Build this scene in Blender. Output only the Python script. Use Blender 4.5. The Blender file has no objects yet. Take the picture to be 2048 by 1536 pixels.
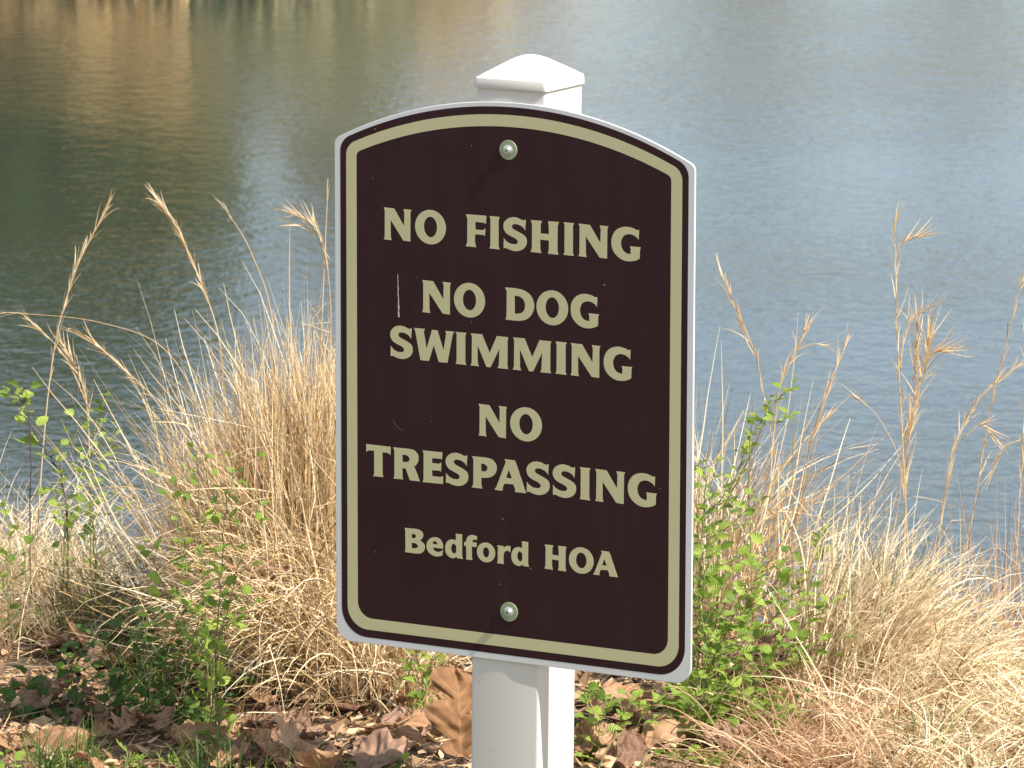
import bpy, bmesh, math, random
import numpy as np
from mathutils import Vector, Matrix, noise as mnoise

random.seed(11)
RNG = np.random.default_rng(11)
PI = math.pi
SC = bpy.context.scene
COL = SC.collection

# ------------------------------------------------------------------ camera
F_PX = 10700.0                       # focal length in photo pixels (2048 wide)
PITCH = math.radians(10.324)
ROLL = math.radians(-0.127)
CAM = Vector((0.0, -5.95, 1.58))
cam_d = bpy.data.cameras.new('camera')
cam_d.sensor_width = 36.0
cam_d.lens = F_PX / 2048 * 36.0
cam_d.clip_start = 0.1
cam_d.clip_end = 800
cam_d.dof.use_dof = True
cam_d.dof.focus_distance = 6.05
cam_d.dof.aperture_fstop = 34.0
cam = bpy.data.objects.new('camera', cam_d)
COL.objects.link(cam)
cam.matrix_world = (Matrix.Translation(CAM) @ Matrix.Rotation(PI / 2 - PITCH, 4, 'X')
                    @ Matrix.Rotation(-ROLL, 4, 'Z'))
SC.camera = cam
# ------------------------------------------------------------------ sky and sun
YAW = math.radians(28.657)           # the sign is turned this far from the camera
U = Vector((math.cos(YAW), -math.sin(YAW), 0))
N = Vector((-math.sin(YAW), -math.cos(YAW), 0))
UP = Vector((0, 0, 1))
SUN = (U * 1.0 + UP * 1.08 + N * 0.122).normalized()
w = bpy.data.worlds.new('World')
SC.world = w
w.use_nodes = True
wn = w.node_tree
bg = wn.nodes['Background']
sky = wn.nodes.new('ShaderNodeTexSky')
sky.sky_type = 'NISHITA'
sky.sun_disc = False
sky.sun_elevation = math.asin(SUN.z)
sky.sun_rotation = math.atan2(SUN.x, SUN.y)
sky.air_density = 1.0
sky.dust_density = 0.6
sky.ozone_density = 1.0
# thin high haze and broken cloud over the whole sky
wtc = wn.nodes.new('ShaderNodeTexCoord')
wnz = wn.nodes.new('ShaderNodeTexNoise'); wnz.inputs['Scale'].default_value = 2.2; wnz.inputs['Detail'].default_value = 5
wmr = wn.nodes.new('ShaderNodeMapRange')
wmr.inputs[1].default_value = .35; wmr.inputs[2].default_value = .70; wmr.inputs[3].default_value = .13; wmr.inputs[4].default_value = .46
wmx = wn.nodes.new('ShaderNodeMix'); wmx.data_type = 'RGBA'
wmx.inputs[7].default_value = (6.6, 6.5, 6.3, 1)
wn.links.new(wtc.outputs['Generated'], wnz.inputs['Vector'])
wn.links.new(wnz.outputs[0], wmr.inputs[0]); wn.links.new(wmr.outputs[0], wmx.inputs[0])
wn.links.new(sky.outputs[0], wmx.inputs[6]); wn.links.new(wmx.outputs[2], bg.inputs[0])
bg.inputs[1].default_value = 0.13
sl = bpy.data.lights.new('sun', 'SUN')
sl.energy = 5.0
sl.angle = math.radians(0.53)
sl.color = (1.0, 0.955, 0.89)
so = bpy.data.objects.new('sun', sl)
COL.objects.link(so)
so.rotation_euler = SUN.to_track_quat('Z', 'Y').to_euler()
so.location = (4, -3, 8)
SC.view_settings.view_transform = 'Standard'
SC.view_settings.look = 'None'
SC.view_settings.gamma = 1.0
SC.view_settings.use_curve_mapping = False
SC.view_settings.exposure = 0.82
SC.render.engine = 'CYCLES'

# ------------------------------------------------------------------ photo pixel -> direction
FW = Vector((0, math.cos(PITCH), -math.sin(PITCH)))
UC = Vector((0, math.sin(PITCH), math.cos(PITCH)))
def ray(px, py):
    xr, yr = px - 1024, 768 - py
    x = xr * math.cos(ROLL) + yr * math.sin(ROLL)
    y = -xr * math.sin(ROLL) + yr * math.cos(ROLL)
    return Vector((1, 0, 0)) * (x / F_PX) + UC * (y / F_PX) + FW
def at(px, py, Y):
    d = ray(px, py)
    return CAM + d * ((Y - CAM.y) / d.y)

# ------------------------------------------------------------------ terrain height
WATER_Z = -1.45
def smooth(t):
    t = np.clip(t, 0, 1)
    return t * t * (3 - 2 * t)
def far_shore(x):
    return 22.4 + 44 * smooth((x + 1.35) / 5.5) + 0.25 * np.sin(x * 1.7) + 0.12 * np.sin(x * 4.1 + 1)
def H(x, y):
    x = np.asarray(x, float); y = np.asarray(y, float)
    edge = np.interp(x, [-3, -1.2, -.45, -.1, .3, .55, 1.0, 3], [1.5, 1.3, 1.12, 1.0, .84, .66, .55, .5])
    d = y - edge
    near = -0.62 * np.where(d > 0, d * d / (d + .25), 0)
    near = near + .11 * np.exp(-(((x + .24) / .15) ** 2 + ((y - .74) / .14) ** 2))
    near = near + .04 * np.exp(-(((x - .36) / .14) ** 2 + ((y - .62) / .14) ** 2))
    near = near + .008 * np.sin(x * 13 + 1) * np.cos(y * 11) + .005 * np.sin(x * 29 + y * 23)
    near = np.maximum(near, -2.4)
    s = y - far_shore(x)
    far = WATER_Z + np.where(s < 0, .6 * s, np.minimum(.5 * s, .70) + .05 * np.maximum(s, 0))
    far = np.maximum(far, -2.4)
    side = np.clip(-2.4 + (np.abs(x) - 62) * .3, -2.4, 0.2)
    return np.maximum(np.maximum(near, far), side)
def h1(x, y): return float(H(x, y))
def gp(px, py):
    d = ray(px, py)
    t = 5.0
    for _ in range(4000):
        p = CAM + d * t
        if p.z < h1(p.x, p.y): break
        t += 0.01
    return Vector((p.x, p.y, h1(p.x, p.y)))

# ------------------------------------------------------------------ helpers
def link(o, parent=None):
    COL.objects.link(o)
    if parent is not None: o.parent = parent
    return o
def mesh_obj(name, verts, faces, mat, parent=None, smoothed=False):
    me = bpy.data.meshes.new(name)
    me.from_pydata([tuple(v) for v in verts], [], faces)
    me.update()
    if mat: me.materials.append(mat)
    if smoothed:
        me.polygons.foreach_set('use_smooth', [True] * len(me.polygons))
    return link(bpy.data.objects.new(name, me), parent)
def bm_obj(name, bm, mat, parent=None, smoothed=False):
    me = bpy.data.meshes.new(name)
    bm.to_mesh(me); bm.free()
    me.materials.append(mat)
    if smoothed: me.polygons.foreach_set('use_smooth', [True] * len(me.polygons))
    return link(bpy.data.objects.new(name, me), parent)
def tag(o, label, cat, group=None, kind=None):
    o['label'] = label
    if cat: o['category'] = cat
    if group: o['group'] = group
    if kind: o['kind'] = kind
    return o
def empty(name, loc):
    o = bpy.data.objects.new(name, None)
    o.empty_display_size = 0.05
    o.location = loc
    return link(o)

# ------------------------------------------------------------------ materials
def newmat(name):
    m = bpy.data.materials.new(name); m.use_nodes = True
    nt = m.node_tree
    return m, nt, nt.nodes, nt.links, nt.nodes['Principled BSDF']
def ramp(nodes, stops):
    r = nodes.new('ShaderNodeValToRGB')
    el = r.color_ramp.elements
    while len(el) > 1: el.remove(el[0])
    el[0].position = stops[0][0]; el[0].color = (*stops[0][1], 1)
    for p, c in stops[1:]:
        e = el.new(p); e.color = (*c, 1)
    return r
def noise(nodes, links, scale, detail=3, rough=.55, coord='Object', mapping=None):
    tc = nodes.new('ShaderNodeTexCoord')
    n = nodes.new('ShaderNodeTexNoise')
    n.inputs['Scale'].default_value = scale
    n.inputs['Detail'].default_value = detail
    n.inputs['Roughness'].default_value = rough
    src = tc.outputs[coord]
    if mapping:
        mp = nodes.new('ShaderNodeMapping')
        mp.inputs['Scale'].default_value = mapping[0]
        mp.inputs['Rotation'].default_value = mapping[1]
        links.new(src, mp.inputs[0]); src = mp.outputs[0]
    links.new(src, n.inputs['Vector'])
    return n
def mixrgb(nodes, links, fac, a, b, mode='MIX'):
    m = nodes.new('ShaderNodeMix'); m.data_type = 'RGBA'; m.blend_type = mode
    for k, v in ((0, fac), (6, a), (7, b)):
        if isinstance(v, (int, float)): m.inputs[k].default_value = v
        elif isinstance(v, tuple): m.inputs[k].default_value = (*v, 1)
        else: links.new(v, m.inputs[k])
    return m.outputs[2]

def straw_mat(name, stops, transl=.35):
    """dry blade: colour by a per-blade random attribute, lets some light through"""
    m, nt, nd, lk, pb = newmat(name)
    at_ = nd.new('ShaderNodeAttribute'); at_.attribute_name = 'tint'
    r = ramp(nd, stops); lk.new(at_.outputs['Fac'], r.inputs[0])
    nz = noise(nd, lk, 60, 2)
    c = mixrgb(nd, lk, .35, r.outputs[0], nz.outputs[0], 'SOFT_LIGHT')
    lk.new(c, pb.inputs['Base Color'])
    pb.inputs['Roughness'].default_value = .55
    pb.inputs['Specular IOR Level'].default_value = .35
    tr = nd.new('ShaderNodeBsdfTranslucent'); lk.new(c, tr.inputs[0])
    mx = nd.new('ShaderNodeMixShader'); mx.inputs[0].default_value = transl
    lk.new(pb.outputs[0], mx.inputs[1]); lk.new(tr.outputs[0], mx.inputs[2])
    lk.new(mx.outputs[0], nd['Material Output'].inputs[0])
    return m
M_straw = straw_mat('golden_straw', [(0, (.22, .13, .065)), (.15, (.46, .30, .14)), (.45, (.66, .48, .25)), (.8, (.78, .62, .38)), (.93, (.82, .70, .50)), (1, (.44, .39, .33))], .2)
M_pale = straw_mat('pale_straw', [(0, (.24, .15, .07)), (.12, (.50, .35, .18)), (.32, (.74, .57, .33)), (.7, (.82, .68, .46)), (.95, (.84, .74, .55)), (1, (.34, .38, .11))], .24)
M_red = straw_mat('reddish_straw', [(0, (.32, .16, .08)), (.5, (.58, .36, .19)), (1, (.74, .53, .33))])
M_stalk = straw_mat('stalk_straw', [(0, (.52, .34, .16)), (.5, (.70, .51, .28)), (1, (.80, .64, .42))], .3)
M_blade = straw_mat('green_blade', [(0, (.05, .10, .02)), (.6, (.11, .18, .035)), (1, (.24, .26, .08))], .35)
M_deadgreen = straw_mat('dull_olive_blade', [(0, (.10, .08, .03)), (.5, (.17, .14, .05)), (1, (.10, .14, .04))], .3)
M_debris = straw_mat('litter_fragments', [(0, (.13, .075, .04)), (.35, (.34, .20, .10)), (.8, (.56, .37, .21)), (1, (.66, .50, .32))], .15)

def leaf_mat(name, lo, mid, hi, transl=.48, vein=(.30, .36, .10), rough=.4, veinf=.30, vk=44, blotch=5):
    m, nt, nd, lk, pb = newmat(name)
    oi = nd.new('ShaderNodeObjectInfo')
    r = ramp(nd, [(0, lo), (.5, mid), (1, hi)]); lk.new(oi.outputs['Random'], r.inputs[0])
    uv = nd.new('ShaderNodeUVMap')
    sp = nd.new('ShaderNodeSeparateXYZ'); lk.new(uv.outputs[0], sp.inputs[0])
    # v: -1..1 across (stored 0..1), u along
    ab = nd.new('ShaderNodeMath'); ab.operation = 'SUBTRACT'; lk.new(sp.outputs[1], ab.inputs[0]); ab.inputs[1].default_value = .5
    ab2 = nd.new('ShaderNodeMath'); ab2.operation = 'ABSOLUTE'; lk.new(ab.outputs[0], ab2.inputs[0])
    # side veins: sin((u - |v|*.5)*k)
    m1 = nd.new('ShaderNodeMath'); m1.operation = 'MULTIPLY_ADD'; lk.new(ab2.outputs[0], m1.inputs[0]); m1.inputs[1].default_value = -.45; lk.new(sp.outputs[0], m1.inputs[2])
    m2 = nd.new('ShaderNodeMath'); m2.operation = 'MULTIPLY'; lk.new(m1.outputs[0], m2.inputs[0]); m2.inputs[1].default_value = vk
    m3 = nd.new('ShaderNodeMath'); m3.operation = 'SINE'; lk.new(m2.outputs[0], m3.inputs[0])
    g = nd.new('ShaderNodeMath'); g.operation = 'GREATER_THAN'; lk.new(m3.outputs[0], g.inputs[0]); g.inputs[1].default_value = .88
    ls = nd.new('ShaderNodeMath'); ls.operation = 'LESS_THAN'; lk.new(ab2.outputs[0], ls.inputs[0]); ls.inputs[1].default_value = .025
    mx_ = nd.new('ShaderNodeMath'); mx_.operation = 'MAXIMUM'; lk.new(g.outputs[0], mx_.inputs[0]); lk.new(ls.outputs[0], mx_.inputs[1])
    sc = nd.new('ShaderNodeMath'); sc.operation = 'MULTIPLY'; lk.new(mx_.outputs[0], sc.inputs[0]); sc.inputs[1].default_value = veinf
    nz = noise(nd, lk, blotch, 6, .7)
    c0 = mixrgb(nd, lk, .75, r.outputs[0], nz.outputs[0], 'SOFT_LIGHT')
    c = mixrgb(nd, lk, sc.outputs[0], c0, vein)
    lk.new(c, pb.inputs['Base Color'])
    pb.inputs['Roughness'].default_value = rough
    pb.inputs['Specular IOR Level'].default_value = .4
    bp = nd.new('ShaderNodeBump'); bp.inputs['Strength'].default_value = .5; bp.inputs['Distance'].default_value = .002
    lk.new(m3.outputs[0], bp.inputs['Height']); lk.new(bp.outputs[0], pb.inputs['Normal'])
    tr = nd.new('ShaderNodeBsdfTranslucent'); lk.new(c, tr.inputs[0])
    mx = nd.new('ShaderNodeMixShader'); mx.inputs[0].default_value = transl
    lk.new(pb.outputs[0], mx.inputs[1]); lk.new(tr.outputs[0], mx.inputs[2])
    lk.new(mx.outputs[0], nd['Material Output'].inputs[0])
    return m
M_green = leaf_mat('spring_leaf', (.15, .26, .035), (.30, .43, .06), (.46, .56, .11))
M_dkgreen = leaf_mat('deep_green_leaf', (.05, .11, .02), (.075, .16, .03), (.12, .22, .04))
M_oak = leaf_mat('dry_oak_leaf', (.24, .12, .052), (.36, .195, .095), (.47, .29, .165), .22, (.62, .42, .25), .75, .24, 34)
M_oakorange = leaf_mat('orange_oak_leaf', (.22, .11, .046), (.23, .115, .048), (.25, .125, .054), .2, (.42, .24, .11), .8, .30, 30)
M_oakdark = leaf_mat('old_brown_leaf', (.15, .08, .045), (.24, .13, .075), (.33, .20, .13), .15, (.36, .24, .16), .8, .24, 34)

def plain(name, col, rough=.6, metal=0, bump=0, bscale=50, var=.15, spec=.5):
    m, nt, nd, lk, pb = newmat(name)
    nz = noise(nd, lk, bscale, 4)
    c = mixrgb(nd, lk, var, col, nz.outputs[0], 'SOFT_LIGHT')
    lk.new(c, pb.inputs['Base Color'])
    pb.inputs['Roughness'].default_value = rough
    pb.inputs['Metallic'].default_value = metal
    pb.inputs['Specular IOR Level'].default_value = spec
    if bump:
        b = nd.new('ShaderNodeBump'); b.inputs['Strength'].default_value = bump; b.inputs['Distance'].default_value = .002
        lk.new(nz.outputs[0], b.inputs['Height']); lk.new(b.outputs[0], pb.inputs['Normal'])
    return m
M_stem = plain('green_stem', (.16, .17, .05), .6)
M_twig = plain('brown_twig', (.20, .11, .06), .75, bump=.4)
M_twigdark = plain('dark_twig', (.07, .045, .04), .75, bump=.4)
M_cream = plain('cream_print', (.465, .425, .235), .42, bscale=30, var=.06)
M_panel = plain('panel_white', (.57, .56, .54), .4, bscale=20, var=.08)
M_zinc = plain('zinc', (.66, .68, .66), .3, .8, var=.2)
M_washer = plain('zinc_washer', (.27, .31, .19), .5, .35, var=.2)
M_scratch = plain('scratch', (.50, .46, .46), .7, bscale=400, var=.9)

def brown_mat():
    m, nt, nd, lk, pb = newmat('brown_print')
    v = nd.new('ShaderNodeTexVoronoi'); v.inputs['Scale'].default_value = 62
    tc = nd.new('ShaderNodeTexCoord'); lk.new(tc.outputs['Object'], v.inputs['Vector'])
    sp = nd.new('ShaderNodeSeparateColor'); lk.new(v.outputs['Color'], sp.inputs[0])
    rr = nd.new('ShaderNodeMapRange'); lk.new(sp.outputs[0], rr.inputs[0])
    rr.inputs[1].default_value = .45; rr.inputs[2].default_value = 1; rr.inputs[3].default_value = 0; rr.inputs[4].default_value = .055
    lt = nd.new('ShaderNodeMath'); lt.operation = 'LESS_THAN'; lk.new(v.outputs['Distance'], lt.inputs[0]); lk.new(rr.outputs[0], lt.inputs[1])
    ml = nd.new('ShaderNodeMath'); ml.operation = 'MULTIPLY'; lk.new(lt.outputs[0], ml.inputs[0]); lk.new(sp.outputs[1], ml.inputs[1])
    nz = noise(nd, lk, 9, 5)
    c = mixrgb(nd, lk, .35, (.025, .006, .0072), nz.outputs[0], 'SOFT_LIGHT')
    st = noise(nd, lk, 3.0, 5, .6, mapping=((14, 14, 1.1), (0, 0, 0)))
    sr = ramp(nd, [(.45, (0, 0, 0)), (.75, (.08, .08, .08))]); lk.new(st.outputs[0], sr.inputs[0])
    c1 = mixrgb(nd, lk, sr.outputs[0], c, (.075, .048, .045))
    c2 = mixrgb(nd, lk, ml.outputs[0], c1, (.42, .36, .33))
    lk.new(c2, pb.inputs['Base Color'])
    pb.inputs['Roughness'].default_value = .5
    pb.inputs['Specular IOR Level'].default_value = .22
    return m
M_brown = brown_mat()

def vinyl_mat():
    m, nt, nd, lk, pb = newmat('white_vinyl')
    nz = noise(nd, lk, 160, 4, .7)
    r = ramp(nd, [(.63, (0, 0, 0)), (.72, (1, 1, 1))]); lk.new(nz.outputs[0], r.inputs[0])
    tc = nd.new('ShaderNodeTexCoord'); sp = nd.new('ShaderNodeSeparateXYZ'); lk.new(tc.outputs['Object'], sp.inputs[0])
    mr = nd.new('ShaderNodeMapRange'); lk.new(sp.outputs[2], mr.inputs[0])
    mr.inputs[1].default_value = .27; mr.inputs[2].default_value = .10; mr.inputs[3].default_value = 0; mr.inputs[4].default_value = .75
    ml = nd.new('ShaderNodeMath'); ml.operation = 'MULTIPLY'; lk.new(r.outputs[0], ml.inputs[0]); lk.new(mr.outputs[0], ml.inputs[1])
    c = mixrgb(nd, lk, ml.outputs[0], (.59, .545, .485), (.34, .21, .12))
    lk.new(c, pb.inputs['Base Color'])
    pb.inputs['Roughness'].default_value = .32
    return m
M_vinyl = vinyl_mat()

def soil_mat():
    m, nt, nd, lk, pb = newmat('soil')
    nz = noise(nd, lk, 14, 8, .65)
    r = ramp(nd, [(.3, (.028, .019, .013)), (.5, (.065, .043, .028)), (.72, (.14, .095, .06))]); lk.new(nz.outputs[0], r.inputs[0])
    n2 = noise(nd, lk, .7, 4)
    r2 = ramp(nd, [(.42, (0, 0, 0)), (.6, (1, 1, 1))]); lk.new(n2.outputs[0], r2.inputs[0])
    f = nd.new('ShaderNodeMath'); f.operation = 'MULTIPLY'; lk.new(r2.outputs[0], f.inputs[0]); f.inputs[1].default_value = .5
    c = mixrgb(nd, lk, f.outputs[0], r.outputs[0], (.24, .20, .09))
    lk.new(c, pb.inputs['Base Color']); pb.inputs['Roughness'].default_value = .95
    b = nd.new('ShaderNodeBump'); b.inputs['Strength'].default_value = .8; b.inputs['Distance'].default_value = .02
    lk.new(nz.outputs[0], b.inputs['Height']); lk.new(b.outputs[0], pb.inputs['Normal'])
    return m
M_soil = soil_mat()

def water_mat():
    m, nt, nd, lk, pb = newmat('pond_water')
    pb.inputs['Base Color'].default_value = (.032, .038, .028, 1)
    pb.inputs['Roughness'].default_value = .06
    pb.inputs['IOR'].default_value = 1.333
    a = noise(nd, lk, 19.0, 3, .5, mapping=((1.25, 1.0, 1), (0, 0, math.radians(24))))
    b = noise(nd, lk, 8.5, 2, .5, mapping=((1.0, 1.0, 1), (0, 0, math.radians(-15))))
    c = noise(nd, lk, 42.0, 2, .5, mapping=((1.2, 1.0, 1), (0, 0, math.radians(30))))
    patch = noise(nd, lk, .16, 2, .5, mapping=((.6, 1.3, 1), (0, 0, .3)))
    pr = nd.new('ShaderNodeMapRange'); lk.new(patch.outputs[0], pr.inputs[0])
    pr.inputs[1].default_value = .36; pr.inputs[2].default_value = .62; pr.inputs[3].default_value = .55; pr.inputs[4].default_value = 1.45
    s1 = nd.new('ShaderNodeMath'); s1.operation = 'MULTIPLY_ADD'; lk.new(b.outputs[0], s1.inputs[0]); s1.inputs[1].default_value = 1.3; lk.new(a.outputs[0], s1.inputs[2])
    s2 = nd.new('ShaderNodeMath'); s2.operation = 'MULTIPLY_ADD'; lk.new(c.outputs[0], s2.inputs[0]); s2.inputs[1].default_value = .42; lk.new(s1.outputs[0], s2.inputs[2])
    s3 = nd.new('ShaderNodeMath'); s3.operation = 'MULTIPLY'; lk.new(s2.outputs[0], s3.inputs[0]); lk.new(pr.outputs[0], s3.inputs[1])
    bp = nd.new('ShaderNodeBump'); bp.inputs['Strength'].default_value = 1.0; bp.inputs['Distance'].default_value = .0029
    lk.new(s3.outputs[0], bp.inputs['Height']); lk.new(bp.outputs[0], pb.inputs['Normal'])
    return m
M_water = water_mat()
M_bark = plain('bark', (.30, .26, .22), .9, bump=.8, bscale=20)
def foliage_mat(name, a, b):
    m = straw_mat(name, [(0, a), (1, b)], .3)
    return m
M_ever = foliage_mat('evergreen', (.055, .10, .014), (.12, .19, .032))
M_tan = foliage_mat('tan_grass', (.66, .46, .19), (.90, .67, .34))
M_olive = foliage_mat('olive_grass', (.30, .27, .13), (.52, .48, .28))
M_budding = foliage_mat('budding_twigs', (.16, .13, .09), (.26, .25, .14))

# ------------------------------------------------------------------ setting: ground sheet and pond
def axis(dense0, dense1, step, lo, hi, grow=1.22):
    a = list(np.arange(dense0, dense1 + 1e-6, step))
    s = step
    v = a[-1]
    while v < hi:
        s *= grow; v += s; a.append(min(v, hi))
    s = step; v = a[0]
    while v > lo:
        s *= grow; v -= s; a.insert(0, max(v, lo))
    return np.array(a)
xs = axis(-1.6, 1.6, .04, -260, 260, 1.16)
ys = np.concatenate([axis(-.6, 2.2, .04, -120, 19.5, 1.2), axis(20, 28, .25, 19.9, 330, 1.2)])
ys = np.unique(np.round(ys, 4))
X, Y = np.meshgrid(xs, ys)
Z = H(X, Y)
nv, nu = X.shape
gv = np.stack([X.ravel(), Y.ravel(), Z.ravel()], 1)
idx = np.arange(nv * nu).reshape(nv, nu)
gf = np.stack([idx[:-1, :-1].ravel(), idx[:-1, 1:].ravel(), idx[1:, 1:].ravel(), idx[1:, :-1].ravel()], 1)
g = mesh_obj('ground', gv.tolist(), gf.tolist(), M_soil, smoothed=True)
g['kind'] = 'structure'; g['label'] = 'brown earth bank sloping down to the pond'
wt = mesh_obj('water', [(-70, .6, WATER_Z), (70, .6, WATER_Z), (70, 68, WATER_Z), (-70, 68, WATER_Z)], [(0, 1, 2, 3)], M_water)
wt['kind'] = 'structure'; wt['label'] = 'rippled grey-blue pond water'

# ------------------------------------------------------------------ the sign
DIST0 = 5.90825
O = CAM + Vector((-.00064, DIST0, 0))        # sign plane origin (camera height)
def uv(px, py, off=0.0):
    d = ray(px, py)
    t = ((O + N * off - CAM).dot(N)) / d.dot(N)
    X_ = CAM + d * t
    return (X_ - O).dot(U), X_.z
def sp(u, v, n=0.0):                          # sign-plane coords -> local coords of the sign thing
    return U * u + N * n + UP * v
BASE = Vector((O.x, O.y, 0)) - N * .048
sign = empty('sign_post', BASE)
sign['label'] = 'brown and cream arched warning sign bolted to a white square vinyl post'
sign['category'] = 'sign'
def sl_(u, v, n): return sp(u, v, n + .048)   # n measured from the sign face plane

def arch(hw, bot, apex, rb, rt, R=.50, seg=10):
    """closed outline: straight sides, rounded lower corners, shallow arch on top"""
    pts = []
    for k in range(seg + 1):                   # bottom left
        a = PI + PI / 2 * k / seg
        pts.append((-hw + rb + rb * math.cos(a), bot + rb + rb * math.sin(a)))
    for k in range(seg + 1):
        a = -PI / 2 + PI / 2 * k / seg
        pts.append((hw - rb + rb * math.cos(a), bot + rb + rb * math.sin(a)))
    # top: arc centre (0, apex-R); rounded corner of radius rt tangent to side and to arc (inside)
    cy = apex - R
    cx = hw - rt
    ccy = cy + math.sqrt((R - rt) ** 2 - cx ** 2)
    a1 = math.atan2(ccy - cy, cx)
    for k in range(seg + 1):
        a = 0 + a1 * k / seg
        pts.append((cx + rt * math.cos(a), ccy + rt * math.sin(a)))
    n = 40
    for k in range(1, n):
        a = a1 + (PI - 2 * a1) * k / n
        pts.append((R * math.cos(a), cy + R * math.sin(a)))
    for k in range(seg + 1):
        a = PI - a1 + a1 * k / seg
        pts.append((-cx + rt * math.cos(a), ccy + rt * math.sin(a)))
    return pts
def cz(v): return v + CAM.z
def slab(name, outlines, n0, n1, mat, parent, bevel=0):
    """thin plate from one outline (optionally with a second as hole)"""
    vs, fs = [], []
    if len(outlines) == 1:
        o = outlines[0]; k = len(o)
        for n in (n0, n1):
            vs += [sl_(u, v, n) for u, v in o]
        fs.append(list(range(k, 2 * k))); fs.append(list(range(k))[::-1])
        fs += [(i, (i + 1) % k, k + (i + 1) % k, k + i) for i in range(k)]
    else:
        a, b = outlines; k = len(a)
        for n in (n0, n1):
            vs += [sl_(u, v, n) for u, v in a]; vs += [sl_(u, v, n) for u, v in b]
        for i in range(k):
            j = (i + 1) % k
            fs += [(2*k+i, 2*k+j, 3*k+j, 3*k+i), (i, k+i, k+j, j), (i, j, 2*k+j, 2*k+i), (k+i, 3*k+i, 3*k+j, k+j)]
    return mesh_obj(name, vs, fs, mat, parent)
panel = slab('sign_panel', [arch(.2288, cz(-1.3962), cz(-.7582), .020, .010)], -.0022, .0010, M_panel, sign)
bv = panel.modifiers.new('bevel', 'BEVEL'); bv.width = .0006; bv.segments = 2; bv.limit_method = 'ANGLE'
slab('printed_face', [arch(.2212, cz(-1.3887), cz(-.7632), .033, .020)], .0010, .00115, M_brown, panel)
slab('cream_border', [arch(.2134, cz(-1.3796), cz(-.7722), .0265, .018), arch(.2000, cz(-1.3662), cz(-.7855), .019, .008)], .00115, .0013, M_cream, panel)

# ---- lettering, traced glyph by glyph; (x, y) corner, (x, y, 1) smooth
Zm = {'A': (660, 400, 5.12), 'B': (1000, 400, 5.12), 'C': (700, 780, 5.12), '1': (770, 630, 7.877), '2': (1015, 630, 7.877),
      '3': (800, 1030, 7.877), '4': (1040, 1030, 7.877), '5': (725, 870, 7.877)}
LINES = {1: ((768.8, 478.1), (768.8, 414.0)), 2: ((845.5, 623.6), (845.5, 559.2)), 3: ((1111.9, 746.8), (1112.1, 682.3)),
         4: ((958.2, 870.2), (958.2, 806.8)), 5: ((747.6, 951.9), (733.6, 887.5)), 6: ((810.8, 1103.6), (810.2, 1055.1))}
LV = {}
for k, (b, t) in LINES.items():
    vb = uv(*b)[1]; vt = uv(*t)[1]
    LV[k] = (vb, vt - vb)
LV[5] = (LV[5][0], LV[4][1] * 1.005)
def s_(*p): return [(x, y, 1) for x, y in p]
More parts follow.
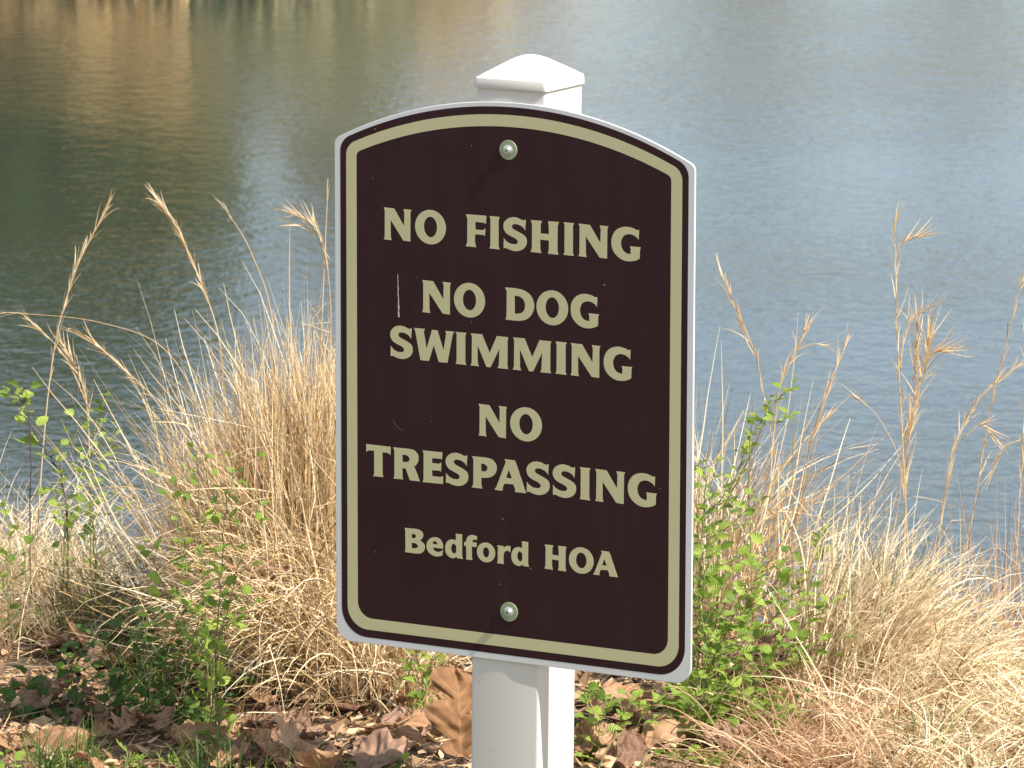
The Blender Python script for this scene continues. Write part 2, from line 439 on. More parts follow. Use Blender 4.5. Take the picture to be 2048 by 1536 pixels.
GL = {
 'N': ('2', 3, [[(1005,437),(1180,460),(1345,745),(1351,530),(1335,470),(1468,487),(1453,530),(1450,990),(1333,972),(1120,640),(1118,905),(1133,962),(1003,945),(1018,900),(1022,490)]]),
 'I': ('2', 3, [[(765,412),(940,432),(922,470),(920,890),(938,942),(763,920),(780,880),(782,460)]]),
 'F': ('A', 1, [[(1395,143),(1603,160),(1600,245),(1580,232),(1492,222),(1490,300),(1570,308),(1593,288),(1590,368),(1570,355),(1488,350),(1486,430),(1500,482),(1393,472),(1408,430),(1410,190)]]),
 'S': ('1', 3, [[(425,205),(420,375)] + s_((385,325),(330,288),(265,272),(222,292),(225,335),(290,380),(370,425),(425,475),(443,545),(425,620),(370,670),(280,690),(190,668),(130,640)) + [(95,645),(98,485)] + s_((130,530),(190,570),(250,583),(300,570),(305,530),(265,490),(190,450),(125,400),(92,320),(105,240),(160,185),(235,165),(310,180),(385,215))]),
 'H': ('B', 1, [[(318,203),(432,213),(420,250),(418,340),(505,348),(503,262),(497,215),(606,225),(595,265),(592,510),(604,560),(495,548),(505,500),(504,413),(416,404),(416,500),(428,543),(316,530),(330,490),(332,245)]]),
 'G': ('2', 3, [[(1943,548),(1940,705)] + s_((1910,665),(1850,625),(1780,612),(1710,640),(1672,715),(1672,790),(1705,870),(1760,912)) + [(1815,925),(1818,850),(1805,800),(1970,818),(1958,860),(1955,995)] + s_((1900,1022),(1820,1035),(1720,1022),(1620,960),(1545,860),(1522,745),(1535,640),(1590,550),(1670,505),(1760,497),(1850,520),(1905,548))]),
 'W': ('1', 3, [[(465,200),(635,217),(618,255),(663,530),(740,265),(748,230),(835,240),(930,555),(972,290),(958,247),(1097,262),(1075,300),(993,752),(855,738),(778,475),(700,722),(568,708),(485,245)]]),
 'M': ('1', 3, [[(1355,285),(1535,303),(1655,595),(1770,328),(1950,350),(1938,400),(1935,800),(1950,850),(1780,832),(1800,790),(1810,530),(1670,822),(1605,815),(1465,475),(1465,750),(1485,805),(1352,790),(1372,745),(1375,330)]]),
 'D': ('B', 2, [[(58,893),(150,900)] + s_((250,925),(320,980),(354,1070),(340,1150),(290,1212),(210,1235)) + [(62,1222),(72,1180),(74,935)], [(155,978)] + s_((200,985),(245,1020),(262,1075),(250,1130),(215,1158)) + [(155,1162)]]),
 'T': ('5', 5, [[(68,138),(452,185),(452,318),(425,290),(400,278),(325,268),(325,610),(337,662),(178,645),(195,600),(192,245),(110,238),(85,250),(70,268)]]),
 'R': ('5', 5, [[(490,190),(740,215)] + s_((830,245),(885,320),(885,410),(855,470)) + [(822,492),(880,640),(912,730),(755,710),(690,525),(638,520),(637,640),(650,697),(497,683),(512,640),(512,240)], [(638,308)] + s_((700,315),(745,355),(745,400),(705,422)) + [(637,418)]]),
 'E': ('5', 5, [[(955,238),(1265,272),(1262,385),(1240,372),(1105,362),(1105,440),(1215,450),(1248,430),(1247,578),(1220,560),(1105,552),(1105,645),(1240,660),(1276,642),(1277,770),(955,738),(970,695),(972,285)]]),
 'P': ('C', 5, [[(1255,675),(1400,690)] + s_((1465,712),(1507,770),(1502,840),(1460,885),(1390,898)) + [(1352,895),(1350,960),(1362,1008),(1253,995),(1268,960),(1270,710)], [(1350,752)] + s_((1385,758),(1412,785),(1412,812),(1388,832)) + [(1348,828)]]),
 'A': ('4', 6, [[(1283,558),(1410,577),(1430,620),(1520,890),(1552,980),(1415,962),(1412,915),(1390,868),(1285,858),(1262,900),(1258,947),(1158,932),(1185,890),(1300,592)], [(1337,690),(1375,797),(1302,788)]]),
 'B': ('3', 6, [[(80,198),(225,212)] + s_((310,230),(365,280),(368,350)) + [(325,402)] + s_((380,445),(400,510),(375,575),(310,605)) + [(85,580),(95,545),(92,235)], [(195,292)] + s_((235,300),(262,328),(235,362)) + [(193,360)], [(193,435)] + s_((250,442),(288,475),(288,500),(250,522)) + [(193,517)]]),
 'e': ('3', 6, [[(520,508),(685,528)] + s_((686,480),(665,415),(620,365),(540,347),(465,380),(427,450),(430,530),(480,605),(560,645),(620,648)) + [(675,635),(683,548)] + s_((640,573),(590,576),(545,555)), [(517,450)] + s_((535,415),(565,408),(588,435)) + [(597,463)]]),
 'd': ('3', 6, [[(885,290),(985,303),(985,640),(1000,690),(910,678),(898,655)] + s_((850,678),(780,655),(730,590),(720,500),(750,415),(815,380)) + [(888,395),(890,330)], s_((850,448)) + [(893,480),(893,580)] + s_((862,608),(825,575),(812,520),(825,470))]),
 'f': ('3', 6, [[(1047,420)] + s_((1062,360),(1100,322),(1155,312)) + [(1220,335),(1218,395)] + s_((1190,385),(1160,390)) + [(1145,425),(1215,435),(1212,503),(1140,495),(1140,660),(1150,708),(1047,695),(1055,650),(1050,488),(1020,480),(1018,422)]]),
 'r': ('3', 6, [[(1537,473),(1640,487),(1637,530)] + s_((1665,493),(1710,483)) + [(1750,492),(1745,590)] + s_((1710,562),(1670,568),(1645,600)) + [(1637,640),(1637,720),(1643,770),(1537,755),(1548,715),(1550,510)]]),
}
def flatten(path):
    n = len(path); out = []
    P = [Vector((p[0], p[1])) for p in path]; S = [len(p) > 2 for p in path]
    for i in range(n):
        j = (i + 1) % n
        a, b = P[i], P[j]
        out.append(a)
        if S[i] or S[j]:
            ta = (P[j] - P[i - 1]) / 2 if S[i] else (b - a)
            tb = (P[(j + 1) % n] - P[i]) / 2 if S[j] else (b - a)
            l = (b - a).length
            if ta.length: ta = ta.normalized() * l
            if tb.length: tb = tb.normalized() * l
            for k in range(1, 6):
                t = k / 6
                out.append(a * (2*t**3-3*t**2+1) + ta * (t**3-2*t**2+t) + b * (-2*t**3+3*t**2) + tb * (t**3-t**2))
    return out
GN = {}
for ch, (z, ln, paths) in GL.items():
    x0, y0, s = Zm[z]
    loops = []
    for p in paths:
        q = []
        for c in flatten(p):
            u, v = uv(x0 + c.x / s, y0 + c.y / s)
            q.append((u, (v - LV[ln][0]) / LV[ln][1]))
        loops.append(q)
    lo = min(u for u, _ in loops[0]); hi = max(u for u, _ in loops[0])
    GN[ch] = [[((u - lo) / (hi - lo), v) for u, v in L] for L in loops]
def ell(cx, cy, rx, ry, n=44): return [(cx + rx * math.cos(2*PI*k/n), cy + ry * math.sin(2*PI*k/n)) for k in range(n)]
GN['O'] = [ell(.5, .5, .5, .535), ell(.5, .505, .213, .318)]
GN['o'] = [ell(.5, .375, .5, .405), ell(.5, .378, .172, .21)]
TEXT = [
 (1, 'N 768.8 823.7 O 831.3 892.8 F 932.5 973.5 I 979.9 1000.2 S 1007.7 1054.6 H 1062.1 1118.2 I 1127.9 1148.8 N 1157.8 1217.2 G 1223.6 1282.2'),
 (2, 'N 845.5 902.8 O 909 971 D 1011.3 1069.3 O 1073.8 1137.1 G 1142.2 1198.8'),
 (3, 'S 781.7 826.5 W 829 909.3 I 912.2 933.8 M 942 1017.6 M 1026.4 1103.2 I 1111.9 1134.3 N 1142.3 1201.4 G 1208.2 1265.1'),
 (4, 'N 958.2 1014.8 O 1021.3 1084.8'),
 (5, 'T 733.6 782.4 R 787.2 840.8 E 846.2 887.1 S 892.3 937.6 P 944.7 994.5 A 990 1053.5 S 1053.9 1100.3 S 1106.3 1153.1 I 1160.2 1181.5 N 1191.4 1250.5 G 1256.5 1314.3'),
 (6, 'B 810.2 850.8 e 854 887.3 d 891.4 927 f 929.2 954.9 o 954.9 991.3 r 995.1 1022.2 d 1023.7 1059 H 1089.9 1133.7 O 1138.8 1188.2 A 1187 1237')]
def glyph_mesh(loops, n0, n1):
    """fill the outline (with holes) through a 2D curve and give it a hair of thickness"""
    cu = bpy.data.curves.new('letter', 'CURVE'); cu.dimensions = '2D'; cu.fill_mode = 'BOTH'
    for L in loops:
        sp_ = cu.splines.new('POLY'); sp_.points.add(len(L) - 1)
        for p, (u, v) in zip(sp_.points, L): p.co = (u, v, 0, 1)
        sp_.use_cyclic_u = True
    cu.extrude = (n1 - n0) / 2
    to = bpy.data.objects.new('tmp', cu); COL.objects.link(to)
    dg = bpy.context.evaluated_depsgraph_get()
    me = bpy.data.meshes.new_from_object(to.evaluated_get(dg))
    bpy.data.objects.remove(to); bpy.data.curves.remove(cu)
    mid = (n0 + n1) / 2
    for vtx in me.vertices:
        c = vtx.co.copy(); vtx.co = sl_(c.x, c.y, mid + c.z)
    me.materials.clear(); me.materials.append(M_cream)
    me.name = 'letter'
    return me
for ln, txt in TEXT:
    tk = txt.split()
    vb, hh = LV[ln]
    b, t = LINES[ln]
    for i in range(0, len(tk), 3):
        ch, a, c = tk[i], float(tk[i + 1]), float(tk[i + 2])
        ua, uc = uv(a, b[1] + (a - b[0]) * .1)[0], uv(c, b[1] + (c - b[0]) * .1)[0]
        loops = [[(ua + (uc - ua) * x, vb + hh * y) for x, y in L] for L in GN[ch]]
        link(bpy.data.objects.new('letter', glyph_mesh(loops, .00115, .0013)), panel)
# chalky scrape and hair scratch on the print
pl, pr_ = [], []
for k in range(25):
    t = k / 24
    u, v = uv(796.5 + 2.2 * t, 548 + 86 * t)
    wd = (.0005 + .0013 * t) * random.uniform(.5, 1.0)
    u += random.uniform(-.0003, .0003)
    pl.append((u - wd * .6, v)); pr_.append((u + wd * .6, v))
slab('scratch', [pr_[::-1] + pl][:1], .00115, .00122, M_scratch, panel)
pts = [uv(x, y) for x, y in ((787, 840), (792, 850), (799, 857), (807, 861))]
slab('scratch', [[(u - .0002, v) for u, v in pts] + [(u + .0002, v + .0002) for u, v in pts[::-1]]], .00115, .00120, plain('faint_scratch', (.14, .10, .09), .7), panel)

# post: hollow-looking square vinyl sleeve with rounded edges, leaning a touch
def square(hw, r, seg=4):
    out = []
    for cx, cy, a0 in ((1, 1, 0), (-1, 1, PI/2), (-1, -1, PI), (1, -1, 1.5*PI)):
        for k in range(seg + 1):
            a = a0 + PI / 2 * k / seg
            out.append((cx * (hw - r) + r * math.cos(a), cy * (hw - r) + r * math.sin(a)))
    return out
HW = .0442
def lean(v): return -.0090 + (v - .13) * .0085
def loft(name, rings, mat, parent, smoothed=True):
    vs, fs = [], []
    k = len(rings[0])
    for r in rings: vs += r
    for a in range(len(rings) - 1):
        for i in range(k):
            j = (i + 1) % k
            fs.append((a*k+i, a*k+j, (a+1)*k+j, (a+1)*k+i))
    fs.append(list(range(k))[::-1]); fs.append([(len(rings)-1)*k + i for i in range(k)])
    o = mesh_obj(name, vs, fs, mat, parent, smoothed)
    m = o.modifiers.new('edge', 'EDGE_SPLIT'); m.split_angle = math.radians(40)
    return o
cap_front = uv(1088, 184.5, 0)[1]             # lower edge of the cap's lip at its near corner
lip0 = cap_front; lip1 = lip0 + .0118
nback = -.0022 - HW                            # post axis lies this far behind the face
ring = lambda hw, r, z: [sl_(u + lean(z), z, nback + n) for n, u in [(b_, a_) for a_, b_ in square(hw, r)]]
loft('post', [ring(HW, .004, z) for z in (-.25, 0, .3, .6, lip0 + .004)], M_vinyl, sign)
capr = [ring(HW + .0024, .005, lip0), ring(HW + .0027, .005, lip0 + .001), ring(HW + .0022, .005, lip1 - .0025),
        ring(HW + .0016, .005, lip1 - .0006), ring(HW - .0006, .005, lip1 + .0006)]
for t in np.linspace(.12, 1, 12):
    hw = (HW - .0006) * (1 - t) + .0006
    hgt = .0282 * (t if t < .6 else t - (t - .6) ** 2 / .8)
    capr.append(ring(hw, min(.005, hw * .6) + .0001, lip1 + .0006 + hgt))
loft('post_cap', capr, M_vinyl, sign)

# bolts with washers
def disc_rings(u, v, prof, n=28):
    return [[sl_(u + r * math.cos(2*PI*k/n), v + r * math.sin(2*PI*k/n), h) for k in range(n)] for r, h in prof]
for px, py in ((1018.5, 299.5), (1020, 1223)):
    u, v = uv(px, py)
    b = loft('bolt', disc_rings(u, v, [(.0030, .0006), (.0058, .0026), (.0058, .0036), (.0046, .0040), (.0044, .0062), (.0038, .0070), (.0016, .0072), (.0012, .0058), (.0002, .0056)]), M_zinc, sign)
    loft('washer', disc_rings(u, v, [(.0108, .0013), (.0112, .0016), (.0112, .0026), (.0109, .0029), (.0030, .0030)]), M_washer, b)
    vs, fs = [], []
    for ang in (.5, .5 + PI / 2):
        c_, s2 = math.cos(ang), math.sin(ang)
        k = len(vs)
        for a_, b_ in ((-.0022, -.0003), (.0022, -.0003), (.0022, .0003), (-.0022, .0003)):
            vs.append(sl_(u + a_ * c_ - b_ * s2, v + a_ * s2 + b_ * c_, .0074 + (.0001 if ang > 1 else 0)))
        fs.append((k, k+1, k+2, k+3))
    mesh_obj('drive_slot', vs, fs, M_twigdark, b)

# ------------------------------------------------------------------ blades of grass
def ribbon_mesh(name, base, az, th0, th1, L, W, mat, parent=None, S=7, curl=None, power=1.2, tint=None, clamp=True, origin=None, kink=0.):
    """N ribbons grown from base; elevation bends from th0 to th1 (radians)"""
    n = len(base)
    t = np.linspace(0, 1, S + 1)
    el = th0[:, None] + (th1 - th0)[:, None] * t[None, :] ** power
    if curl is None: curl = RNG.normal(0, .25, n)
    a = az[:, None] + curl[:, None] * t[None, :] + RNG.normal(0, .06, (n, S + 1)).cumsum(1)
    el = el + RNG.normal(0, .055, (n, S + 1)).cumsum(1)
    if kink:                                            # some stems are snapped part-way
        kt = RNG.uniform(.25, .85, n); ka = np.where(RNG.random(n) < kink, RNG.normal(-.5, .8, n), 0)
        el = el + ka[:, None] * (t[None, :] > kt[:, None])
        a = a + (ka * RNG.normal(0, 1.2, n))[:, None] * (t[None, :] > kt[:, None])
    d = np.stack([np.cos(el) * np.cos(a), np.cos(el) * np.sin(a), np.sin(el)], 2)
    step = (L / S)[:, None, None] * d[:, :-1]
    p = np.concatenate([np.zeros((n, 1, 3)), step.cumsum(1)], 1) + base[:, None, :]
    if clamp:
        p[:, :, 2] = np.maximum(p[:, :, 2], H(p[:, :, 0], p[:, :, 1]) + .003)
    r = RNG.normal(0, 1, (n, 1, 3))
    side = np.cross(d, np.broadcast_to(r, d.shape))
    side /= np.linalg.norm(side, axis=2, keepdims=True) + 1e-9
    wd = W[:, None] * (1 - .85 * t[None, :] ** 2.0) * .5
    v0 = p - side * wd[:, :, None]; v1 = p + side * wd[:, :, None]
    V = np.stack([v0, v1], 2).reshape(-1, 3)
    o3 = np.zeros(3) if origin is None else np.array(origin)
    V = V - o3
    k = (np.arange(n)[:, None] * (S + 1) + np.arange(S)[None, :]) * 2
    Fc = np.stack([k, k + 1, k + 3, k + 2], 2).reshape(-1, 4)
    me = bpy.data.meshes.new(name)
    me.vertices.add(len(V)); me.vertices.foreach_set('co', V.astype(np.float32).ravel())
    me.loops.add(Fc.size); me.loops.foreach_set('vertex_index', Fc.astype(np.int32).ravel())
    me.polygons.add(len(Fc)); me.polygons.foreach_set('loop_start', np.arange(0, Fc.size, 4, dtype=np.int32))
    me.update(calc_edges=True)
    me.polygons.foreach_set('use_smooth', [True] * len(Fc))
    if tint is None: tint = RNG.random(n)
    atr = me.attributes.new('tint', 'FLOAT', 'POINT')
    atr.data.foreach_set('value', np.repeat(tint, (S + 1) * 2).astype(np.float32))
    me.materials.append(mat)
    o = bpy.data.objects.new(name, me)
    if origin is not None: o.location = origin
    return link(o, parent)
R = math.radians
def uni(a, b, n): return RNG.uniform(a, b, n)
def tussock(c, n, rad, L, th0, th1, az, mat, W=(.0012, .0024), name='grass_clump', S=7, tint=None, squash=1.0):
    """a clump: blades from a disc of radius rad round c; az = (mean, spread) in degrees"""
    q = np.sqrt(RNG.random(n)) * rad; f = RNG.random(n) * 2 * PI
    x = c[0] + q * np.cos(f); y = c[1] + q * np.sin(f) * squash
    b = np.stack([x, y, H(x, y) - .003], 1)
    azm = np.radians(RNG.normal(az[0], az[1], n)) if az[1] < 170 else RNG.random(n) * 2 * PI
    a0 = np.radians(uni(*th0, n)); a1 = np.radians(uni(*th1, n))
    l = L[0] + (L[1] - L[0]) * RNG.beta(2.0, 2.4, n)
    return ribbon_mesh(name, b, azm, a0, a1, l, uni(*W, n), mat, S=S, tint=tint, origin=(c[0], c[1], h1(c[0], c[1])))

def gxy(px, py):
    p = gp(px, py); return (p.x, p.y)
GG = 'dry grass clumps along the bank'
def clump(px, py, n, rad, L, th0, th1, az, mat, label, W=(.0014, .0030), dy=0., stray=.28, dx=0.):
    """one thing: a body of bent blades with a sprinkling of stiff stray straws"""
    c = gxy(px, py); c = (c[0] + dx, c[1] + dy)
    m = int(n * stray)
    def pop(k, L, th0, th1, az):
        q = np.sqrt(RNG.random(k)) * rad; f = RNG.random(k) * 2 * PI
        x = c[0] + q * np.cos(f); y = c[1] + q * np.sin(f)
        azm = np.radians(RNG.normal(az[0], az[1], k)) if az[1] < 170 else RNG.random(k) * 2 * PI
        return (np.stack([x, y, H(x, y) - .003], 1), azm, np.radians(uni(*th0, k)), np.radians(uni(*th1, k)), L[0] + (L[1] - L[0]) * RNG.beta(1.6, 2.0, k))
    A = pop(n, L, th0, th1, az)
    mid = (th0[0] + th0[1]) / 2
    B = pop(m, (L[0] * .8, L[1] * 1.15), (th0[0] - 35, th0[1]), (mid - 50, mid), (az[0], max(az[1] * 1.5, 60)))
    B[3][:] = B[2] + RNG.normal(-.15, .25, m)
    cat_ = [np.concatenate([p, q]) for p, q in zip(A, B)]
    k = n + m
    o = ribbon_mesh('grass_clump', *cat_, W[0] + (W[1] - W[0]) * 1.25 * RNG.beta(1.3, 2.6, k), mat, S=9, curl=RNG.normal(0, .6, k), power=1.6, kink=.30, origin=(c[0], c[1], h1(*c)))
    return tag(o, label, 'grass clump', GG)
clump(600, 1255, 1000, .095, (.20, .43), (70, 98), (35, 95), (155, 80), M_straw, 'tall golden upright dry grass clump rising beside the left edge of the sign')
clump(520, 1240, 560, .085, (.16, .38), (58, 98), (10, 85), (165, 70), M_straw, 'golden dry grass clump on the water side of the weedy green shrub')
clump(690, 1250, 800, .08, (.22, .42), (74, 98), (40, 90), (90, 90), M_straw, 'golden dry grass clump standing directly behind the sign panel', dy=.03)
clump(470, 1225, 240, .10, (.20, .42), (55, 98), (10, 80), (160, 70), M_straw, 'thin wispy dry grass clump leaning out from the golden one towards the water', W=(.0012, .0024), stray=.4)
clump(650, 1375, 1250, .075, (.16, .36), (40, 95), (-85, 10), (190, 62), M_straw, 'shaggy drooping dry grass mound arching down over the leaf litter beside the sign', stray=.22)
clump(750, 1400, 420, .075, (.10, .24), (35, 98), (-70, 50), (200, 110), M_straw, 'loose straw tuft under the lower edge of the sign', stray=.5)
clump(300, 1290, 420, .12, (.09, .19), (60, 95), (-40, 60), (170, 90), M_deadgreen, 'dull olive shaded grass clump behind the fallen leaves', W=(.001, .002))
clump(60, 1170, 470, .11, (.10, .24), (15, 85), (-40, 30), (150, 175), M_pale, 'pale matted dry grass clump at the bank edge beside the low leafy weeds', W=(.001, .0022), stray=.3)
clump(190, 1160, 470, .11, (.10, .24), (15, 85), (-40, 30), (150, 175), M_pale, 'pale matted dry grass clump below the leafy sprig over the water', W=(.001, .0022), stray=.3)
clump(320, 1160, 470, .11, (.10, .26), (15, 85), (-40, 30), (150, 175), M_pale, 'pale matted dry grass clump next to the bramble-like green shrub', W=(.001, .0022), stray=.3)
clump(40, 1270, 200, .10, (.10, .20), (20, 90), (-50, 20), (120, 175), M_straw, 'short dry tuft between the leaf litter and the pale bank grass', W=(.001, .002))
clump(1665, 1375, 560, .07, (.13, .28), (50, 86), (-10, 60), (8, 32), M_pale, 'bright pale dry grass clump sweeping over towards the water beside the green shrub')
clump(1770, 1400, 420, .09, (.13, .25), (35, 80), (-50, 25), (5, 45), M_pale, 'low pale grass clump bending over the bank edge')
clump(1480, 1270, 110, .09, (.20, .40), (55, 98), (25, 85), (60, 90), M_straw, 'sparse tall dry stems standing among the green shrub leaves', dy=.02, stray=.5)
clump(1410, 1260, 170, .06, (.22, .44), (35, 80), (0, 60), (20, 50), M_straw, 'dry stems poking sideways out from behind the sign over the water', dy=.06, dx=-.03, stray=.5)
clump(1650, 1470, 420, .09, (.06, .17), (5, 60), (-40, 20), (200, 175), M_red, 'reddish matted dry grass clump in front of the bright pale one', stray=.2)
clump(1500, 1430, 200, .09, (.05, .15), (5, 70), (-30, 30), (200, 175), M_red, 'tangled reddish straw underneath the green shrub', stray=.2)
for px, py, lab in ((1860, 1400, 'low pale grass clump round the small dark-leaved seedling'), (1960, 1400, 'flattened pale grass clump at the foot of the grey standing stems'),
                    (1800, 1500, 'flattened pale grass clump in front of the small dark-leaved seedling'), (1960, 1500, 'flattened yellowish grass clump farthest from the sign along the bank'),
                    (2100, 1470, 'flattened pale grass clump beyond the yellowish one')):
    clump(px, py, 380, .10, (.08, .21), (3, 60), (-45, 15), (10, 175), M_pale, lab, W=(.0012, .0026), stray=.2)
for px, py, lab in ((1570, 1545, 'reddish straw clump at the very front of the bank beside the low weeds'), (1690, 1570, 'pale straw clump in front of the reddish matted one'), (1890, 1580, 'pale straw clump on the lawn edge in front of the yellowish green blades')):
    clump(px, py, 330, .09, (.06, .17), (3, 65), (-45, 15), (10, 175), M_red if 'reddish' in lab else M_pale, lab, W=(.0012, .0028), stray=.2)
clump(2015, 1370, 70, .07, (.14, .30), (75, 100), (65, 105), (80, 90), M_red, 'thin grey-brown standing stems at the water edge beyond the pale grass', W=(.001, .0018), dy=.02)
clump(1930, 1340, 90, .08, (.10, .24), (60, 95), (10, 80), (40, 90), M_pale, 'few thin pale stems behind the low clump at the bank edge', W=(.001, .0018), dy=.02)
# green grass tufts
GT = 'green grass tufts'
for px, py, n, L, lab in ((215, 1150, 60, (.12, .24), 'few upright green grass blades in the pale matted grass'), (130, 1545, 110, (.03, .09), 'short green grass tuft in front of the arched brown leaf'),
                     (420, 1550, 90, (.03, .08), 'short dark green grass tuft between the curled leaves'), (300, 1400, 90, (.06, .13), 'thin green grass tuft in the shade of the dry mound'),
                     (1760, 1330, 60, (.12, .26), 'few green blades inside the bright pale dry clump'), (1850, 1530, 45, (.04, .11), 'yellowish green blades lying in the flattened grass')):
    c = gxy(px, py)
    tag(tussock(c, n, .05, L, (55, 95), (10, 85), (60, 175), M_blade, W=(.0014, .003), name='grass_tuft'), lab, 'grass tuft', GT)

# short mixed cover over the rest of the bank top, off to the sides and down the slope
def cover(name, n, x0, x1, y0, y1, L, th0, th1, mat, W, S=4, keep=None):
    x = uni(x0, x1, n); y = uni(y0, y1, n)
    if keep is not None:
        k = keep(x, y); x, y = x[k], y[k]; n = len(x)
    b = np.stack([x, y, H(x, y) - .002], 1)
    return ribbon_mesh(name, b, RNG.random(n) * 2 * PI, np.radians(uni(*th0, n)), np.radians(uni(*th1, n)), uni(*L, n), uni(*W, n), mat, S=S)
o = cover('dry_grass', 5000, -2.2, 2.4, .75, 2.4, (.08, .26), (25, 85), (-40, 40), M_pale, (.0012, .0026), keep=lambda x, y: (y > .95 - .28 * np.clip((x - .2) / .4, 0, 1)))
tag(o, 'dry straw-coloured grass covering the slope down to the pond', 'grass', kind='stuff')
o = cover('bank_grass', 9000, -4.5, 4.5, .25, 2.2, (.10, .32), (30, 88), (-40, 45), M_straw, (.0014, .003), keep=lambda x, y: np.abs(x) > .95)
tag(o, 'dry golden grass along the bank to either side of the sign', 'grass', kind='stuff')
o = cover('lawn_grass', 30000, -3.2, 3.2, -2.4, .12, (.025, .07), (40, 95), (-10, 60), M_blade, (.0014, .003))
tag(o, 'short green lawn grass on the near side of the sign post', 'grass', kind='stuff')
o = cover('straw_litter', 16000, -1.3, 1.4, .0, 1.1, (.015, .10), (-4, 14), (-12, 8), M_debris, (.001, .0035), S=3)
tag(o, 'brown straw bits, needles and crumbled leaves covering the soil', 'litter', kind='stuff')

# ------------------------------------------------------------------ leaves
def leaf_mesh(name, L, rows, cols, width, mat, fold=.25, bend=.4, twist=.0, bumpy=0., sweep=0., roll=0., crumple=0., seed=0.):
    vs, fs, uvs = [], [], []
    for i in range(rows + 1):
        t = i / rows
        for j in range(cols + 1):
            s = -1 + 2 * j / cols
            wdt = width(t, 1 if s >= 0 else -1)
            a = (t + sweep * abs(s) * wdt / L) * L; b = s * wdt
            ang = bend * (t - .4)
            x = a * math.cos(ang * .5); z = -a * math.sin(ang) * .6
            z += abs(b) * fold
            if roll:
                z += -roll * b * b / .3
            tw = twist * (t - .3)
            y = b * math.cos(tw); z += b * math.sin(tw)
            if bumpy:
                z += bumpy * (math.sin(t * 17 + s * 5) + math.sin(t * 9 - s * 8 + 2)) * (0.3 + abs(s))
                y += bumpy * .8 * math.sin(t * 23 + s)
            if crumple:
                z += crumple * mnoise.noise((t * 4.2 + seed, s * 1.9, seed)) + crumple * .45 * mnoise.noise((t * 11 + seed, s * 5, 3))
                vv = (t - abs(s) * wdt * .7 / L) * 8.0 + seed
                z += crumple * .22 * abs((vv % 1) - .5) * min(1, abs(s) * 3) - crumple * .22 * max(0, 1 - abs(s) * 6)
            vs.append((x, y, z)); uvs.append((t, j / cols))
    for i in range(rows):
        for j in range(cols):
            k = i * (cols + 1) + j
            fs.append((k, k + 1, k + cols + 2, k + cols + 1))
    me = bpy.data.meshes.new(name); me.from_pydata(vs, [], fs); me.update()
    ul = me.uv_layers.new(name='UVMap')
    for lp in me.loops: ul.data[lp.index].uv = uvs[lp.vertex_index]
    me.polygons.foreach_set('use_smooth', [True] * len(me.polygons))
    me.materials.append(mat)
    return me
def ovate(L, k=.30, teeth=.10):
    def f(t, sd=1):
        b = k * L * max(0, math.sin(PI * t ** .72)) ** .8
        return max(b * (1 + teeth * (1 if int(t * 14) % 2 else -1)), .0002)
    return f
def leafset(mat):
    return [leaf_mesh('leaf', 1.0, 12, 4, ovate(1.0, kk), mat, fo, be, tw, bu) for kk, fo, be, tw, bu in
            ((.30, .30, .5, .2, .01), (.36, .15, .9, -.3, .015), (.27, .4, .2, .5, .01), (.33, .1, -.4, .1, .02), (.38, .5, .7, -.5, .01))]
LG = leafset(M_green); LD = leafset(M_dkgreen)
def oak_w(L, W, lobes, ph, depth, pw=1.15):
    def f(t, sd=1):
        env = .10 + .90 * math.sin(PI * min(1, t * .90 + .02) ** .85) ** .6
        fr = (lobes * t + ph + (.37 if sd < 0 else 0)) % 1.0
        tri = abs(2 * fr - 1)                       # 0 at a pointed lobe tip, 1 in the sinus
        lob = 1 - depth * tri ** pw
        stem = .07 if t < .07 else 1
        tip = 1 if t < .93 else max(.04, (1 - t) / .07)
        return max(W * L * env * lob * stem * tip, .0010 * L)
    return f
def oakset(mat, n):
    out = []
    for k in range(n):
        out.append(leaf_mesh('oak_leaf', 1.0, 48, 10, oak_w(1, random.uniform(.30, .42), random.uniform(2.3, 3.4), random.uniform(0, 6), random.uniform(.35, .65)), mat,
                             random.uniform(-.1, .3), random.uniform(-1.1, 1.2), random.uniform(-.6, .6), 0., random.uniform(.0, .18), random.uniform(-.7, .8), random.uniform(.05, .12), random.uniform(0, 50)))
    return out
OA = oakset(M_oak, 9); OB = oakset(M_oakdark, 6)

def frame(pos, fwd, up, size, roll=0):
    f = fwd.normalized(); s = up.cross(f)
    if s.length < 1e-4: s = Vector((1, 0, 0))
    s.normalize(); u = f.cross(s)
    m = Matrix((f, s, u)).transposed().to_4x4()
    return Matrix.Translation(pos) @ m @ Matrix.Rotation(roll, 4, 'X') @ Matrix.Scale(size, 4)

def tube(name, pts, r0, r1, mat, parent, origin, n=5, extra=()):
    """tapered tube(s) along polylines, one mesh"""
    vs, fs = [], []
    for pl_, a, b in ((pts, r0, r1),) + tuple(extra):
        k0 = len(vs); m = len(pl_)
        for i, p in enumerate(pl_):
            d = (pl_[min(i + 1, m - 1)] - pl_[max(i - 1, 0)]).normalized()
            s = d.cross(Vector((.3, 1, .2))).normalized(); u = d.cross(s)
            r = a + (b - a) * i / (m - 1)
            for k in range(n):
                an = 2 * PI * k / n
                vs.append(p + (s * math.cos(an) + u * math.sin(an)) * r - origin)
        for i in range(m - 1):
            for k in range(n):
                k2 = (k + 1) % n
                fs.append((k0+i*n+k, k0+i*n+k2, k0+(i+1)*n+k2, k0+(i+1)*n+k))
        fs.append([k0 + k for k in range(n)][::-1]); fs.append([k0 + (m - 1) * n + k for k in range(n)])
    return mesh_obj(name, vs, fs, mat, parent, True)
